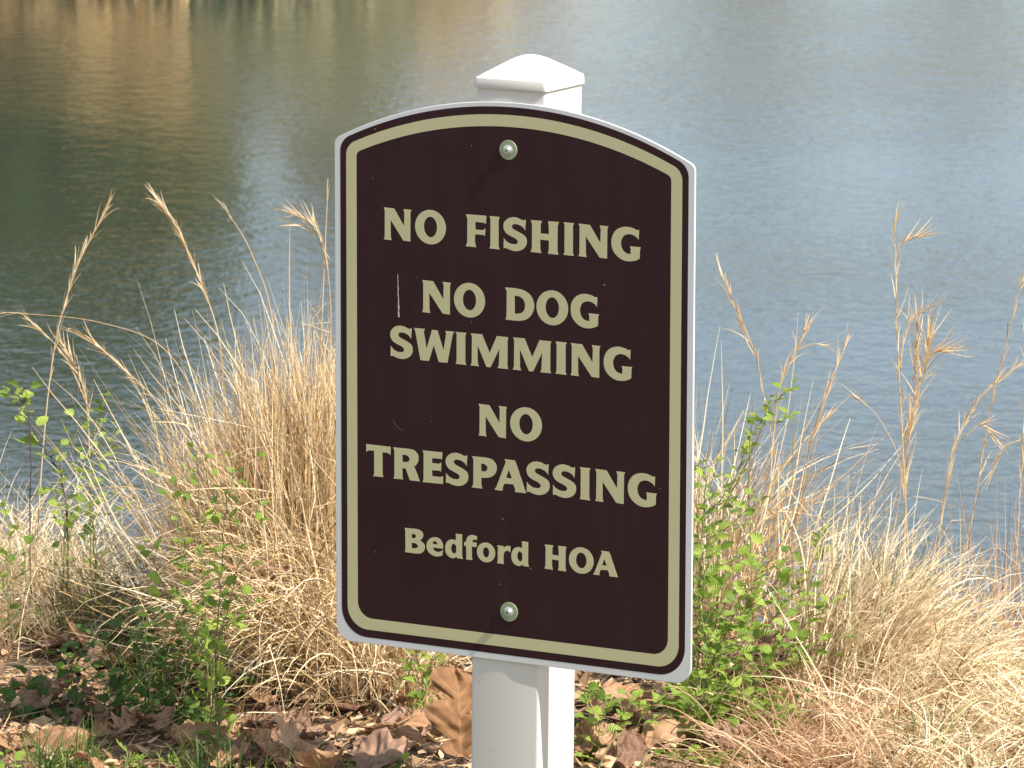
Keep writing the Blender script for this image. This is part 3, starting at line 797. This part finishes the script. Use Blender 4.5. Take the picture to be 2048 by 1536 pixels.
def curve_pts(ctrl, n=14, jit=.0):
    """Catmull-Rom through control points"""
    out = []; m = len(ctrl)
    for i in range(m - 1):
        p0 = ctrl[max(i - 1, 0)]; p1 = ctrl[i]; p2 = ctrl[i + 1]; p3 = ctrl[min(i + 2, m - 1)]
        for k in range(n):
            t = k / n
            out.append(.5 * ((2 * p1) + (p2 - p0) * t + (2 * p0 - 5 * p1 + 4 * p2 - p3) * t * t + (3 * p1 - p0 - 3 * p2 + p3) * t ** 3))
    out.append(ctrl[-1])
    if jit: out = [p + Vector([random.gauss(0, jit) for _ in range(3)]) for p in out]
    return out

def shrub(label, stems, depth, nleaf, size, meshes, group='leafy green shrubs and weeds', name='leafy_shrub', cat='shrub', grounded=True, stem_r=.0014, stem_mat=None, t0=.15, spread=.012):
    """stems: pixel polylines from root to tip at world depth(s); leaves sit along them"""
    lines = []
    for k, pxs in enumerate(stems):
        dy = depth + random.uniform(-.05, .05)
        ctrl = [at(x, y, dy + .01 * i) for i, (x, y) in enumerate(pxs)]
        if grounded:
            b = ctrl[0]
            root = Vector((b.x + random.uniform(-.01, .01), b.y + .01, h1(b.x, b.y) - .01))
            if b.z > root.z + .03: ctrl = [root] + ctrl
            else: ctrl[0] = root
            if k:                                   # further shoots run out from the same root
                r0 = lines[0][0]
                g0 = ctrl[0] if ctrl[0].z < h1(ctrl[0].x, ctrl[0].y) + .03 else None
                ctrl = [Vector(r0)] + ([r0.lerp(g0, .5) + Vector((0, 0, .004))] if g0 else []) + ctrl[(0 if g0 else 1):]
        l_ = curve_pts(ctrl, 8, .0011)
        if k and grounded: l_[0] = Vector(lines[0][0])
        lines.append(l_)
    org = Vector(lines[0][0])
    th = empty(name, org)
    tag(th, label, cat, group)
    pet = []
    tot = sum(len(l) for l in lines)
    for l in lines:
        m = max(2, round(nleaf * len(l) / tot))
        for i in range(m):
            t = t0 + (1 - t0) * (i + random.random() * .8) / m
            f = min(t, .999) * (len(l) - 1); i0 = int(f)
            p = l[i0].lerp(l[i0 + 1], f - i0)
            d = (l[i0 + 1] - l[i0]).normalized()
            a = i * 2.4 + random.uniform(-.6, .6)
            out = Vector((math.cos(a), math.sin(a), random.uniform(-.15, .45))) + d * .5
            upv = Vector((random.gauss(0, .45), random.gauss(-.15, .45), 1))
            sz = random.uniform(*size) * (1.1 - .35 * t)
            q = p + out.normalized() * random.uniform(.001, spread)
            zmin = h1(q.x, q.y) + .004
            if q.z < zmin: q.z = zmin
            pet.append(([p, p.lerp(q, .5) + Vector((0, 0, -.0008)), q], stem_r * .4, stem_r * .28))
            o = bpy.data.objects.new('leaf', random.choice(meshes))
            COL.objects.link(o); o.parent = th
            M4 = frame(q - org, out, upv, sz, random.gauss(0, .3))
            o.matrix_basis = M4
    tube('stem', lines[0], stem_r, stem_r * .45, stem_mat or M_stem, th, org, 4, tuple((l, stem_r * .8, stem_r * .35) for l in lines[1:]) + tuple(pet))
    return th

# ---- right of the sign
shrub('slender leafy sprig rising above the shrub to the right of the sign', [[(1440,1080),(1470,960),(1500,880),(1545,810),(1590,772)], [(1500,880),(1540,850),(1580,830)]], .62, 56, (.013, .022), LG, grounded=True)
shrub('leafy shoot pressed close against the right edge of the sign', [[(1400,1180),(1405,1080),(1410,960),(1395,930)], [(1400,1080),(1440,1000),(1480,950)], [(1400,1120),(1450,1060),(1520,1000)]], .55, 110, (.012, .022), LG, spread=.026)
shrub('broad bushy green shrub with toothed leaves between sign and pale grass', [
    [(1425,1440),(1450,1330),(1490,1220),(1520,1130)], [(1425,1440),(1430,1300),(1420,1200),(1400,1110)], [(1430,1430),(1500,1300),(1560,1220),(1600,1160)],
    [(1430,1440),(1520,1380),(1590,1320),(1640,1290)], [(1425,1430),(1480,1250),(1540,1180),(1560,1120)], [(1420,1430),(1410,1350),(1395,1260)],
    [(1440,1420),(1540,1330),(1600,1260),(1660,1210)], [(1500,1400),(1600,1370),(1680,1330)], [(1430,1300),(1470,1180),(1440,1080)]], .46, 298, (.015, .030), LG, stem_mat=M_twig, spread=.034)
shrub('leafy yellow-green vine tangle climbing along the lower right edge of the sign', [
    [(1400,1400),(1410,1300),(1400,1200),(1420,1120)], [(1400,1400),(1440,1320),(1480,1270),(1540,1250)], [(1400,1390),(1450,1260),(1500,1170)], [(1395,1400),(1430,1240),(1470,1110)], [(1410,1400),(1500,1340),(1580,1280)], [(1400,1420),(1470,1400),(1540,1390)]],
    .36, 230, (.014, .028), LG, spread=.03)
shrub('low green weeds growing at the foot of the bushy shrub', [
    [(1400,1490),(1420,1420),(1450,1370)], [(1400,1490),(1390,1420),(1400,1360)], [(1480,1510),(1500,1440),(1530,1400)], [(1480,1500),(1540,1450),(1580,1420)], [(1400,1520),(1360,1450),(1330,1420)], [(1460,1500),(1470,1430),(1480,1380)], [(1550,1500),(1570,1450),(1600,1400)]],
    .30, 165, (.015, .030), LG, spread=.028)
shrub('bright low plant with hanging leaves right beside the white post', [
    [(1190,1530),(1180,1440),(1170,1380)], [(1195,1530),(1200,1450),(1215,1400)], [(1215,1540),(1240,1440),(1270,1390)], [(1200,1540),(1180,1500),(1165,1480)], [(1230,1520),(1290,1430),(1330,1390)]],
    .24, 95, (.017, .031), LG, spread=.02)
shrub('single sprout with large leaves at the edge of the bright pale grass', [[(1600,1180),(1620,1120),(1645,1070)]], .80, 9, (.026, .038), LG, name='leafy_sprout', cat='sprout')
shrub('small dark-leaved seedling in the flattened pale grass', [[(1885,1400),(1888,1350),(1900,1290)]], .55, 16, (.018, .026), LD, name='seedling', cat='seedling')
shrub('bright green sprout at the foot of the reddish matted grass', [[(1775,1545),(1772,1520),(1770,1490)], [(1775,1545),(1795,1515)]], .30, 12, (.018, .03), LG, name='leafy_sprout', cat='sprout')
shrub('low bright weeds in front of the bushy shrub', [[(1400,1560),(1420,1520),(1450,1500)], [(1410,1560),(1390,1520),(1370,1505)], [(1500,1555),(1490,1520),(1480,1500)], [(1330,1560),(1350,1530)]], .22, 46, (.014, .026), LG)
# ---- left of the sign
shrub('dark-stemmed sprig with fresh leaves reaching out over the water', [[(130,985),(90,900),(50,830),(15,780)], [(60,850),(40,800),(50,775)]], 1.02, 34, (.018, .027), LG, stem_mat=M_twigdark, stem_r=.0017)
shrub('leafy upright sprig among the pale stalks by the water', [[(185,1040),(180,940),(190,860),(205,790)], [(180,960),(220,900),(230,850)], [(185,1000),(150,900),(165,830)]], .98, 66, (.012, .021), LG, spread=.02)
shrub('tangled leafy sprig at the base of the dark stem', [[(130,1060),(120,1010),(100,970)], [(130,1060),(170,1010),(230,985)], [(140,1060),(200,1030),(260,1010)]], .94, 60, (.011, .020), LG, spread=.024)
shrub('tall weedy green shrub growing up through the dry grass mound', [
    [(420,1330),(410,1200),(400,1050),(395,900)], [(430,1330),(440,1180),(450,1040),(475,920)], [(415,1330),(380,1180),(360,1060),(345,960)], [(420,1330),(450,1250),(500,1200)], [(420,1330),(340,1260),(280,1200)], [(410,1320),(330,1180),(300,1100)], [(430,1330),(480,1130),(520,1000)]],
    .34, 260, (.012, .024), LG, spread=.03)
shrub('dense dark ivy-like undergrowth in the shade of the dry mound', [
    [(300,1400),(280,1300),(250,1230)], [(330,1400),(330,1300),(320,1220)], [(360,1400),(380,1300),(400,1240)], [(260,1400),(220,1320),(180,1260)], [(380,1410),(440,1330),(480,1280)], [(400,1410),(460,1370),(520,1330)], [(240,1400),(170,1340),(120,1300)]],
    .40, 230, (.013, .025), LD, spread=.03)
shrub('leafy weed with pointed leaves beside the pale bank grass', [[(15,1180),(20,1090),(10,1000)], [(10,1180),(-20,1100),(-40,1040)], [(20,1180),(50,1130),(40,1060)]], .80, 34, (.016, .026), LG)
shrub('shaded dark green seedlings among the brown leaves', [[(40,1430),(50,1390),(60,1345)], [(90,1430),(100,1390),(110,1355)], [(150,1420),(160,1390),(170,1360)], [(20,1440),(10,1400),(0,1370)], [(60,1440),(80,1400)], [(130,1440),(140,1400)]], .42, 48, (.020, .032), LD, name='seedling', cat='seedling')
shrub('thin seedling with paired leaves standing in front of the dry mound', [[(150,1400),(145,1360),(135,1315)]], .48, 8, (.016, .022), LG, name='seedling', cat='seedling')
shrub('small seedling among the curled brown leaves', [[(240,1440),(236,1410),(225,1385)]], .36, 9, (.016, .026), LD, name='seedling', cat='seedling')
shrub('leafy cluster hanging beneath the lower edge of the sign', [[(850,1400),(840,1340),(830,1300)], [(850,1400),(860,1330),(870,1310)], [(850,1390),(825,1350),(800,1320)]], .40, 46, (.013, .022), LG)
shrub('tiny green sprout in the straw below the sign', [[(725,1430),(722,1405),(728,1375)]], .48, 11, (.010, .016), LG, name='leafy_sprout', cat='sprout')
shrub('tiny green sprout near the large upright oak leaf', [[(800,1490),(802,1470),(808,1450)]], .30, 8, (.010, .017), LG, name='leafy_sprout', cat='sprout')
shrub('low green weeds in front of the leaf litter beside the post', [[(720,1560),(730,1530),(740,1510)], [(740,1560),(760,1530),(765,1508)], [(780,1560),(790,1530),(800,1512)], [(700,1560),(690,1540),(680,1525)]], .18, 42, (.012, .022), LG)
shrub('low green weeds in front of the arched brown leaf', [[(20,1560),(30,1530),(10,1510)], [(60,1560),(90,1535),(110,1520)], [(170,1560),(150,1535),(160,1510)], [(210,1560),(220,1530)], [(120,1560),(140,1540)]], .17, 50, (.012, .022), LG)
# plants with cut, hand-shaped leaves
def palmate_mesh(mat):
    vs, fs, uvs = [(0, 0, 0)], [], [(0, .5)]
    n = 5
    ring = []
    for k in range(n):
        a = -1.25 + 2.5 * k / (n - 1)
        for da, r in ((-.24, .45), (-.16, .86), (-.07, .80), (0, 1.0), (.07, .80), (.16, .86), (.24, .45)):
            rr = r * (1 - .12 * abs(k - 2))
            ring.append(len(vs)); vs.append((rr * math.cos(a + da), rr * math.sin(a + da), .12 * rr * rr + (.05 if abs(da) < .01 else 0))); uvs.append((rr, .5 + da))
    for i in range(len(ring) - 1): fs.append((0, ring[i], ring[i + 1]))
    me = bpy.data.meshes.new('leaf'); me.from_pydata(vs, [], fs); me.update()
    ul = me.uv_layers.new(name='UVMap')
    for lp in me.loops: ul.data[lp.index].uv = uvs[lp.vertex_index]
    me.materials.append(mat); return me
PM = [palmate_mesh(M_green)]
shrub('plant with deeply cut hand-shaped leaves at the front of the litter', [[(250,1545),(255,1510),(245,1490)], [(270,1545),(285,1520),(300,1505)], [(300,1550),(330,1530),(345,1520)], [(280,1550),(275,1530)]], .20, 14, (.016, .024), PM, name='leafy_sprout', cat='sprout')

# ------------------------------------------------------------------ tall dry stalks with seed heads
def stalk(label, pxs, depth, head=(.35, 1.0), nb=16, bl=(.02, .055), spread=.35, branches=(), r=.0012):
    nb = int(nb * 1.9); spread *= .85; bl = (bl[0] * .6, bl[1] * .85)
    ctrl = [at(x, y, depth + .004 * i) for i, (x, y) in enumerate(pxs)]
    b = ctrl[0]
    root = Vector((b.x - (ctrl[1].x - b.x) * .25, b.y, h1(b.x, b.y) - .01))
    l = curve_pts(([root] if b.z > root.z + .04 else []) + ctrl, 10)
    org = Vector(root)
    th = empty('grass_stalk', org)
    tag(th, label, 'grass stalk', 'tall dry grass stalks with seed heads')
    ex = []
    for br in branches:
        ex.append((curve_pts([at(x, y, depth + .01) for x, y in br], 8), r * .7, r * .25))
    tube('stem', l, r, r * .35, M_stalk, th, org, 5, tuple(ex))
    st = th.children[0].data
    a_ = st.attributes.new('tint', 'FLOAT', 'POINT'); a_.data.foreach_set('value', [random.random() * .6 + .2] * len(st.vertices))
    bases, azs, t0s, t1s, Ls = [], [], [], [], []
    def put(line, lo, hi, n):
        m = len(line) - 1
        for i in range(n):
            t = lo + (hi - lo) * (i + random.random()) / n
            f = min(t, .995) * m; i0 = int(f)
            p = line[i0].lerp(line[i0 + 1], f - i0); d = (line[i0 + 1] - line[i0]).normalized()
            d = (d + Vector([random.gauss(0, spread) for _ in range(3)])).normalized()
            bases.append(tuple(p)); azs.append(math.atan2(d.y, d.x)); el = math.asin(d.z); t0s.append(el); t1s.append(el + random.gauss(-.05, .35)); Ls.append(random.uniform(*bl))
    off = len(l) - len(ctrl) * 10 - 1
    lo = head[0]
    put(l, lo, head[1], nb)
    for e in ex: put(e[0], .25, 1, max(4, nb // 3))
    n = len(bases)
    ribbon_mesh('seed_head', np.array(bases), np.array(azs), np.array(t0s), np.array(t1s), np.array(Ls), uni(.0008, .0021, n), M_stalk, th, S=6, clamp=False, tint=RNG.random(n)).data.transform(Matrix.Translation(-org))
    return th
stalk('tall reddish-gold stalk leaning over the water beside the dark-stemmed sprig', [(78,1010),(105,720),(150,545),(212,420)], 1.08, (.45, 1), 26, spread=.16, branches=([(112,690),(90,668),(68,648)], [(112,690),(140,730),(165,790)]))
stalk('tall feathery golden stalk curving towards the dark reflection', [(455,900),(440,690),(400,560),(352,455),(322,412)], 1.05, (.5, 1), 40, spread=.14)
stalk('stalk with forked seed head touching the left edge of the sign', [(650,900),(662,640),(640,470),(582,425)], 1.0, (.6, 1), 16, spread=.2, branches=([(660,520),(620,460),(590,450)],))
stalk('arched stalk with a drooping head among the pale grass', [(390,1000),(330,830),(240,730),(165,672)], 1.06, (.55, 1), 24, spread=.2)
stalk('short reddish stalk beside the leafy upright sprig', [(180,940),(172,800),(150,735),(125,690)], 1.08, (.4, 1), 20, spread=.25)
stalk('thin grey arching stem hanging far out over the water', [(420,900),(340,710),(200,645),(0,624)], 1.02, (.9, 1), 2, spread=.1, r=.0009)
stalk('single straight straw rising above the wispy grass', [(560,900),(545,640),(500,500),(458,430)], 1.0, (.95, 1), 2, spread=.1, r=.0012)
stalk('single straight straw standing against the sign edge', [(640,900),(642,700),(650,500),(655,392)], 1.0, (.95, 1), 2, spread=.1, r=.0012)
stalk('pale stalk bent away from the sign with a narrow head', [(1580,1150),(1560,980),(1518,740),(1482,640),(1450,560)], .92, (.5, 1), 24, spread=.16)
stalk('short forked stalk above the slender leafy sprig', [(1540,1000),(1555,800),(1585,715),(1613,658)], .90, (.55, 1), 16, spread=.2, branches=([(1592,700),(1630,688),(1655,695)],))
stalk('straight pale stalk leaning towards the open water', [(1590,1080),(1620,900),(1655,785),(1692,685)], .92, (.45, 1), 26, spread=.16, branches=([(1625,880),(1640,850),(1650,840)],))
stalk('tallest slim stalk with side bracts standing against the water', [(1818,1180),(1806,900),(1793,640),(1790,445)], .96, (.4, 1), 34, spread=.25, branches=([(1800,740),(1815,650),(1850,622)], [(1795,500),(1815,480),(1835,474)]), r=.0014)
stalk('bushy stalk with a full feathery seed head', [(1808,1120),(1815,900),(1830,800),(1835,650)], .97, (.35, 1), 70, (.03, .07), .28, branches=([(1825,760),(1860,710),(1890,700)], [(1822,800),(1850,740),(1860,680)]))
stalk('stiff stalk leaning out beyond the feathery one', [(1900,1240),(1940,1060),(1985,800),(2050,540)], .93, (.6, 1), 22, spread=.15)
stalk('gracefully arched stalk with a bent tip', [(1870,1180),(1895,960),(1945,815),(2045,725)], .95, (.35, 1), 34, spread=.16, branches=([(1925,880),(1960,850),(1985,870)],))
stalk('reddish stalk at the far end of the pale grass', [(2020,1280),(2035,1080),(2046,880),(2060,640)], .92, (.3, 1), 24, spread=.2, branches=([(2040,880),(2010,895),(1985,940)],))
stalk('thin brown stalk with a few bracts behind the pale clump', [(1760,1180),(1790,1050),(1800,930),(1760,840),(1722,800)], .95, (.9, 1), 3, spread=.2, r=.0009)

# ------------------------------------------------------------------ fallen oak leaves
def place_leaf(pos, me, size, fwd, up, label, roll=0, group='fallen oak leaves'):
    o = bpy.data.objects.new('oak_leaf', me)
    COL.objects.link(o)
    o.matrix_world = frame(pos, fwd, up, size, roll)
    tag(o, label, 'leaf', group)
    return o
def custom_oak(mat, W, lobes, ph, depth, fold, bend, twist, bumpy, sweep, roll, pw=1.3):
    return leaf_mesh('oak_leaf', 1.0, 60, 12, oak_w(1, W, lobes, ph, depth, pw), mat, fold, bend, twist, 0., sweep, roll, .07, ph * 3)
TO = Vector((0, -1, .25))
p = at(925, 1530, .20)
place_leaf(p, custom_oak(M_oakorange, .37, 2.4, .42, .66, .06, .25, .15, .006, .30, .06, 1.9), .118, Vector((-.05, .12, 1)), Vector((.25, -1, .1)), 'large lobed orange-brown oak leaf standing upright behind the post')
p = at(480, 905, .62)
place_leaf(p, custom_oak(M_oak, .28, 3, 1, .5, .3, .6, 1.0, .03, .2, .5), .085, Vector((.55, 0, -1)), Vector((-.2, -1, .2)), 'twisted brown leaf caught high in the dry grass mound', group=None)
p = at(325, 1230, .52)
place_leaf(p, custom_oak(M_oak, .30, 3, 2, .4, .1, .2, .3, .02, .1, .1), .045, Vector((.35, 0, -1)), Vector((0, -1, .3)), 'small golden leaf fragment hanging in the shaded stems', group=None)
p = at(440, 1140, .52)
place_leaf(p, custom_oak(M_oakdark, .25, 3, 2, .5, .3, .3, .3, .03, .2, .6), .095, Vector((1, .1, .12)), Vector((0, -.3, 1)), 'dark brown leaf lying across the top of the drooping mound', group=None)
p = at(190, 1475, .26)
place_leaf(p, custom_oak(M_oak, .42, 2.4, 3.4, .6, -.05, 1.3, .2, .02, .08, .6), .10, Vector((-1, -.1, .22)), Vector((.05, -.45, 1)), 'big arched brown leaf with a wide dark gap under it')
p = at(70, 1525, .22)
place_leaf(p, custom_oak(M_oak, .26, 2, 3.4, .5, .3, .3, .2, .02, .2, .4), .055, Vector((-.75, .1, .5)), Vector((.3, -.8, .6)), 'narrow pointed orange leaf propped up beside the arched leaf')
p = at(330, 1475, .30)
place_leaf(p, custom_oak(M_oak, .36, 2.6, 2.4, .6, .1, 1.6, -.4, .03, .08, 1.1), .105, Vector((1, .1, .28)), Vector((.1, -.5, 1)), 'curled brown leaf with holes arching over the short dark grass')
p = at(1225, 1530, .27)
place_leaf(p, custom_oak(M_oak, .40, 2.6, 2.0, .7, .1, .7, .5, .05, .08, .7), .125, Vector((1, .2, .55)), Vector((-.2, -.9, .6)), 'large crumpled brown leaf with a dark slit beside the post')
p = at(1195, 1375, .42)
place_leaf(p, custom_oak(M_oak, .36, 2.6, 1.0, .6, .2, .5, .5, .03, .3, .6), .075, Vector((1, .1, -.2)), Vector((0, -.6, .8)), 'tan leaf lying behind the bright low plant next to the post')
p = at(1370, 1440, .40)
place_leaf(p, custom_oak(M_oakdark, .25, 2.6, 1.0, .6, .4, .5, .8, .04, .3, .8), .07, Vector((.5, .1, -1)), Vector((0, -1, .3)), 'narrow curled brown leaf tip poking up in the low weeds')
p = at(1500, 1300, .52)
place_leaf(p, custom_oak(M_oakdark, .22, 2.6, 1.0, .6, .4, .5, .8, .04, .3, .8), .075, Vector((1, .1, .3)), Vector((0, -1, .6)), 'dark brown curled leaf inside the bushy shrub', group=None)
def scatter(n, px0, px1, py0, py1, where, sizes=(.035, .075), dark=.48):
    for _ in range(n):
        px, py = random.uniform(px0, px1), random.uniform(py0, py1)
        p = gp(px, py)
        a = random.uniform(0, 2 * PI)
        f = Vector((math.cos(a), math.sin(a), random.uniform(-.12, .22)))
        u = Vector((random.gauss(0, .28), random.gauss(-.2, .28), 1))
        dk = random.random() < dark
        sz = random.uniform(*sizes)
        look = ('small ' if sz < sizes[0] + (sizes[1] - sizes[0]) * .35 else '') + ('dark brown' if dk else 'light tan')
        place_leaf(p + Vector((0, 0, random.uniform(.006, .022))), random.choice(OB if dk else OA), sz, f, u, look + ' curled oak leaf ' + where, random.gauss(0, .25), 'oak leaves ' + where)
# crumbled leaf fragments, too many and too small to count
nf = 5200
fx = uni(-1.2, 1.2, nf); fy = uni(.0, .95, nf)
fv, ff = [], []
for x_, y_ in zip(fx, fy):
    r_ = random.uniform(.003, .011) * (1 if random.random() < .8 else 1.7)
    z_ = h1(x_, y_) + random.uniform(.003, .014)
    nrm = Vector((random.gauss(0, .5), random.gauss(0, .5), 1)).normalized()
    e1 = nrm.orthogonal().normalized(); e2 = nrm.cross(e1)
    k0 = len(fv); m_ = random.choice((4, 5, 6)); a0 = random.random() * 6
    for q in range(m_):
        an = a0 + 2 * PI * q / m_; rr = r_ * random.uniform(.5, 1.25)
        fv.append(Vector((x_, y_, z_)) + e1 * math.cos(an) * rr * 1.3 + e2 * math.sin(an) * rr * .8 + nrm * random.gauss(0, .25) * r_)
    ff.append(list(range(k0, k0 + m_)))
fo = mesh_obj('leaf_fragments', fv, ff, M_debris)
fa = fo.data.attributes.new('tint', 'FLOAT', 'POINT')
fa.data.foreach_set('value', np.concatenate([np.full(len(f_), random.random()) for f_ in ff]).astype(np.float32))
tag(fo, 'crumbled brown leaf fragments strewn over the soil', 'litter', kind='stuff')
scatter(12, -40, 200, 1440, 1570, 'lying round the big arched leaf')
scatter(15, 200, 560, 1440, 1570, 'lying in front of the shaggy dry mound')
scatter(14, 560, 930, 1440, 1570, 'lying in the straw beside the post', (.055, .10))
scatter(20, -40, 240, 1290, 1420, 'lying behind the shaded seedlings')
scatter(14, -40, 560, 1440, 1570, 'crumbled among the larger litter leaves', (.025, .05), .5)
scatter(10, 260, 900, 1385, 1440, 'tucked under the dry mound', (.05, .08))
scatter(12, 1150, 1420, 1410, 1570, 'under the weeds next to the post')
scatter(5, 1420, 1700, 1450, 1560, 'under the reddish matted grass', (.045, .075), .6)

# ------------------------------------------------------------------ twigs
def twig(label, pxs, depth, r, mat=M_twig, side=()):
    l = curve_pts([at(x, y, depth + .01 * i) for i, (x, y) in enumerate(pxs)], 8, .0006)
    org = Vector(l[0])
    ex = tuple((curve_pts([at(x, y, depth + .015) for x, y in s], 6, .0005), r * .6, r * .3) for s in side)
    o = tube('twig', l, r, r * .5, mat, None, org, 6, ex)
    o.location = org
    tag(o, label, 'twig', 'twigs in the bank growth')
twig('long thin brown twig slanting through the bright pale grass', [(1470,1345),(1600,1310),(1700,1285),(1800,1245)], .50, .0016, M_twig)
twig('forked reddish-brown twig in front of the bushy shrub', [(1380,1462),(1420,1370),(1440,1290),(1475,1215)], .42, .0024, M_twig, ([(1400,1420),(1385,1440),(1368,1462)],))
twig('thin upright reddish twig with side branches before the shaded grass', [(352,1435),(342,1370),(330,1330),(300,1280)], .40, .0015, M_twig, ([(340,1345),(370,1300),(400,1240)], [(335,1338),(290,1345)], [(345,1400),(400,1370)]))
twig('pale bent stem leaning against the large upright oak leaf', [(690,1468),(760,1460),(835,1420),(868,1335)], .26, .0015, M_stalk)
twig('pale broken stem crossing the straw under the sign', [(590,1335),(660,1390),(700,1480)], .34, .0013, M_stalk)
twig('thin pale stem lying across the weeds beside the post', [(1180,1400),(1195,1460),(1202,1540)], .20, .0011, M_stalk)
twig('brown twig running through the low weeds', [(1430,1430),(1480,1455),(1505,1480)], .30, .0013, M_twig)

# ------------------------------------------------------------------ the far bank (seen at the very top and mirrored in the pond)
def far_cover(name, n, x0, x1, d0, d1, L, W, mat, label, th1=(20, 80)):
    x = uni(x0, x1, n); y = far_shore(x) + uni(d0, d1, n)
    b = np.stack([x, y, H(x, y) - .02], 1)
    o = ribbon_mesh(name, b, RNG.random(n) * 2 * PI, np.radians(uni(60, 95, n)), np.radians(uni(*th1, n)), uni(*L, n), uni(*W, n), mat, S=3, clamp=False)
    return tag(o, label, 'grass', kind='stuff')
far_cover('outer_bank_grass', 16000, -32, -9, .0, 5, (.3, .8), (.03, .07), M_tan, 'tan grass where the opposite bank runs on along the pond')
far_cover('far_bank_grass', 26000, -9, -1.7, .0, 4.5, (.2, .6), (.015, .045), M_tan, 'tan dry grass covering the opposite bank of the pond')
far_cover('far_point_grass', 6000, -1.75, -.6, .0, 4.5, (.15, .45), (.015, .045), M_olive, 'olive-grey grass on the point where the opposite bank turns away')
far_cover('far_shore_sedge', 700, -9, -.9, .0, .6, (.15, .4), (.01, .025), M_blade, 'green sedge fringe along the opposite waterline')
far_cover('distant_bank_grass', 9000, -.6, 40, .0, 7, (.3, .9), (.03, .08), M_tan, 'tan grass on the distant shore')

def leaf_cloud(name, centers, radii, n, size, mat, parent, org, flat=.9):
    per = np.array([r ** 2 for r in radii]); per = per / per.sum()
    which = RNG.choice(len(centers), n, p=per)
    d = RNG.normal(0, 1, (n, 3)); d /= np.linalg.norm(d, axis=1, keepdims=True)
    rr = np.array(radii)[which] * RNG.random(n) ** .45
    P = np.array(centers)[which] + d * rr[:, None] * np.array([1, 1, flat])
    a = RNG.normal(0, 1, (n, 3)); a /= np.linalg.norm(a, axis=1, keepdims=True)
    b = np.cross(a, RNG.normal(0, 1, (n, 3))); b /= np.linalg.norm(b, axis=1, keepdims=True)
    s = uni(*size, n)[:, None]
    V = np.stack([P - a * s, P + b * s * .5, P + a * s, P - b * s * .5], 1).reshape(-1, 3) - np.array(org)
    Fc = np.arange(n * 4).reshape(n, 4)
    o = mesh_obj(name, V.tolist(), Fc.tolist(), mat, parent)
    atr = o.data.attributes.new('tint', 'FLOAT', 'POINT')
    atr.data.foreach_set('value', np.repeat(RNG.random(n), 4).astype(np.float32))
    return o
def tree(label, x, y, h, cr, n, size, mat, base=.15, bushy=1.0, group='trees and shrubs on the opposite shore', cat='tree', name='tree'):
    z = h1(x, y)
    org = Vector((x, y, z))
    th = empty(name, org); tag(th, label, cat, group)
    tr = curve_pts([org + Vector((0, 0, -.2)), org + Vector((random.uniform(-.1, .1) * h * .1, 0, h * .5)), org + Vector((random.uniform(-.1, .1) * h * .15, 0, h * .95))], 6)
    limbs = []; cs, rs = [], []
    for k in range(int(14 * bushy) + 6):
        t = base + (1 - base) * (k + random.random()) / (int(14 * bushy) + 6)
        a = k * 2.4
        w_ = cr * math.sin(PI * min(1, .12 + t * .85)) ** .8
        tip = org + Vector((math.cos(a) * w_ * random.uniform(.4, 1), math.sin(a) * w_ * random.uniform(.4, 1), h * t + .1 * h * random.random()))
        st = org + Vector((0, 0, h * t * .75))
        limbs.append(([st, st.lerp(tip, .5) + Vector((0, 0, .03 * h)), tip], .012 * h * .5, .002 * h))
        cs.append(tuple(tip)); rs.append(cr * random.uniform(.25, .5))
    tube('trunk', tr, .018 * h, .004 * h, M_bark, th, org, 7, tuple(limbs))
    leaf_cloud('crown', cs, rs, n, size, mat, th, org)
    return th
tree('dense evergreen shrub nearest the water at the end of the opposite bank', -2.60, 23.5, 2.1, 1.0, 18000, (.04, .09), M_ever, .02, 2.2, name='evergreen_shrub', cat='shrub')
tree('broad evergreen shrub next along the opposite bank', -4.4, 24.7, 2.0, 1.1, 14000, (.05, .10), M_ever, .02, 2.0, name='evergreen_shrub', cat='shrub')
tree('evergreen shrub farthest along the opposite bank', -6.2, 24.6, 2.0, 1.1, 8000, (.05, .10), M_ever, .02, 2.0, name='evergreen_shrub', cat='shrub')
tree('low pale budding shrub at the end of the opposite bank', -1.1, 26.2, 1.2, .45, 1200, (.03, .07), M_budding, .05, 1.2, name='budding_shrub', cat='shrub')
for k in range(8):
    x = 3 + k * 3.6 + random.uniform(-.8, .8)
    y = float(far_shore(x)) + random.uniform(5, 9)
    tree('pale budding tree on the distant shore of the pond', x, y, random.uniform(3.8, 6.5), random.uniform(1.2, 2.0), 1300, (.08, .18), M_budding, .25, 1.2, 'trees on the distant shore')
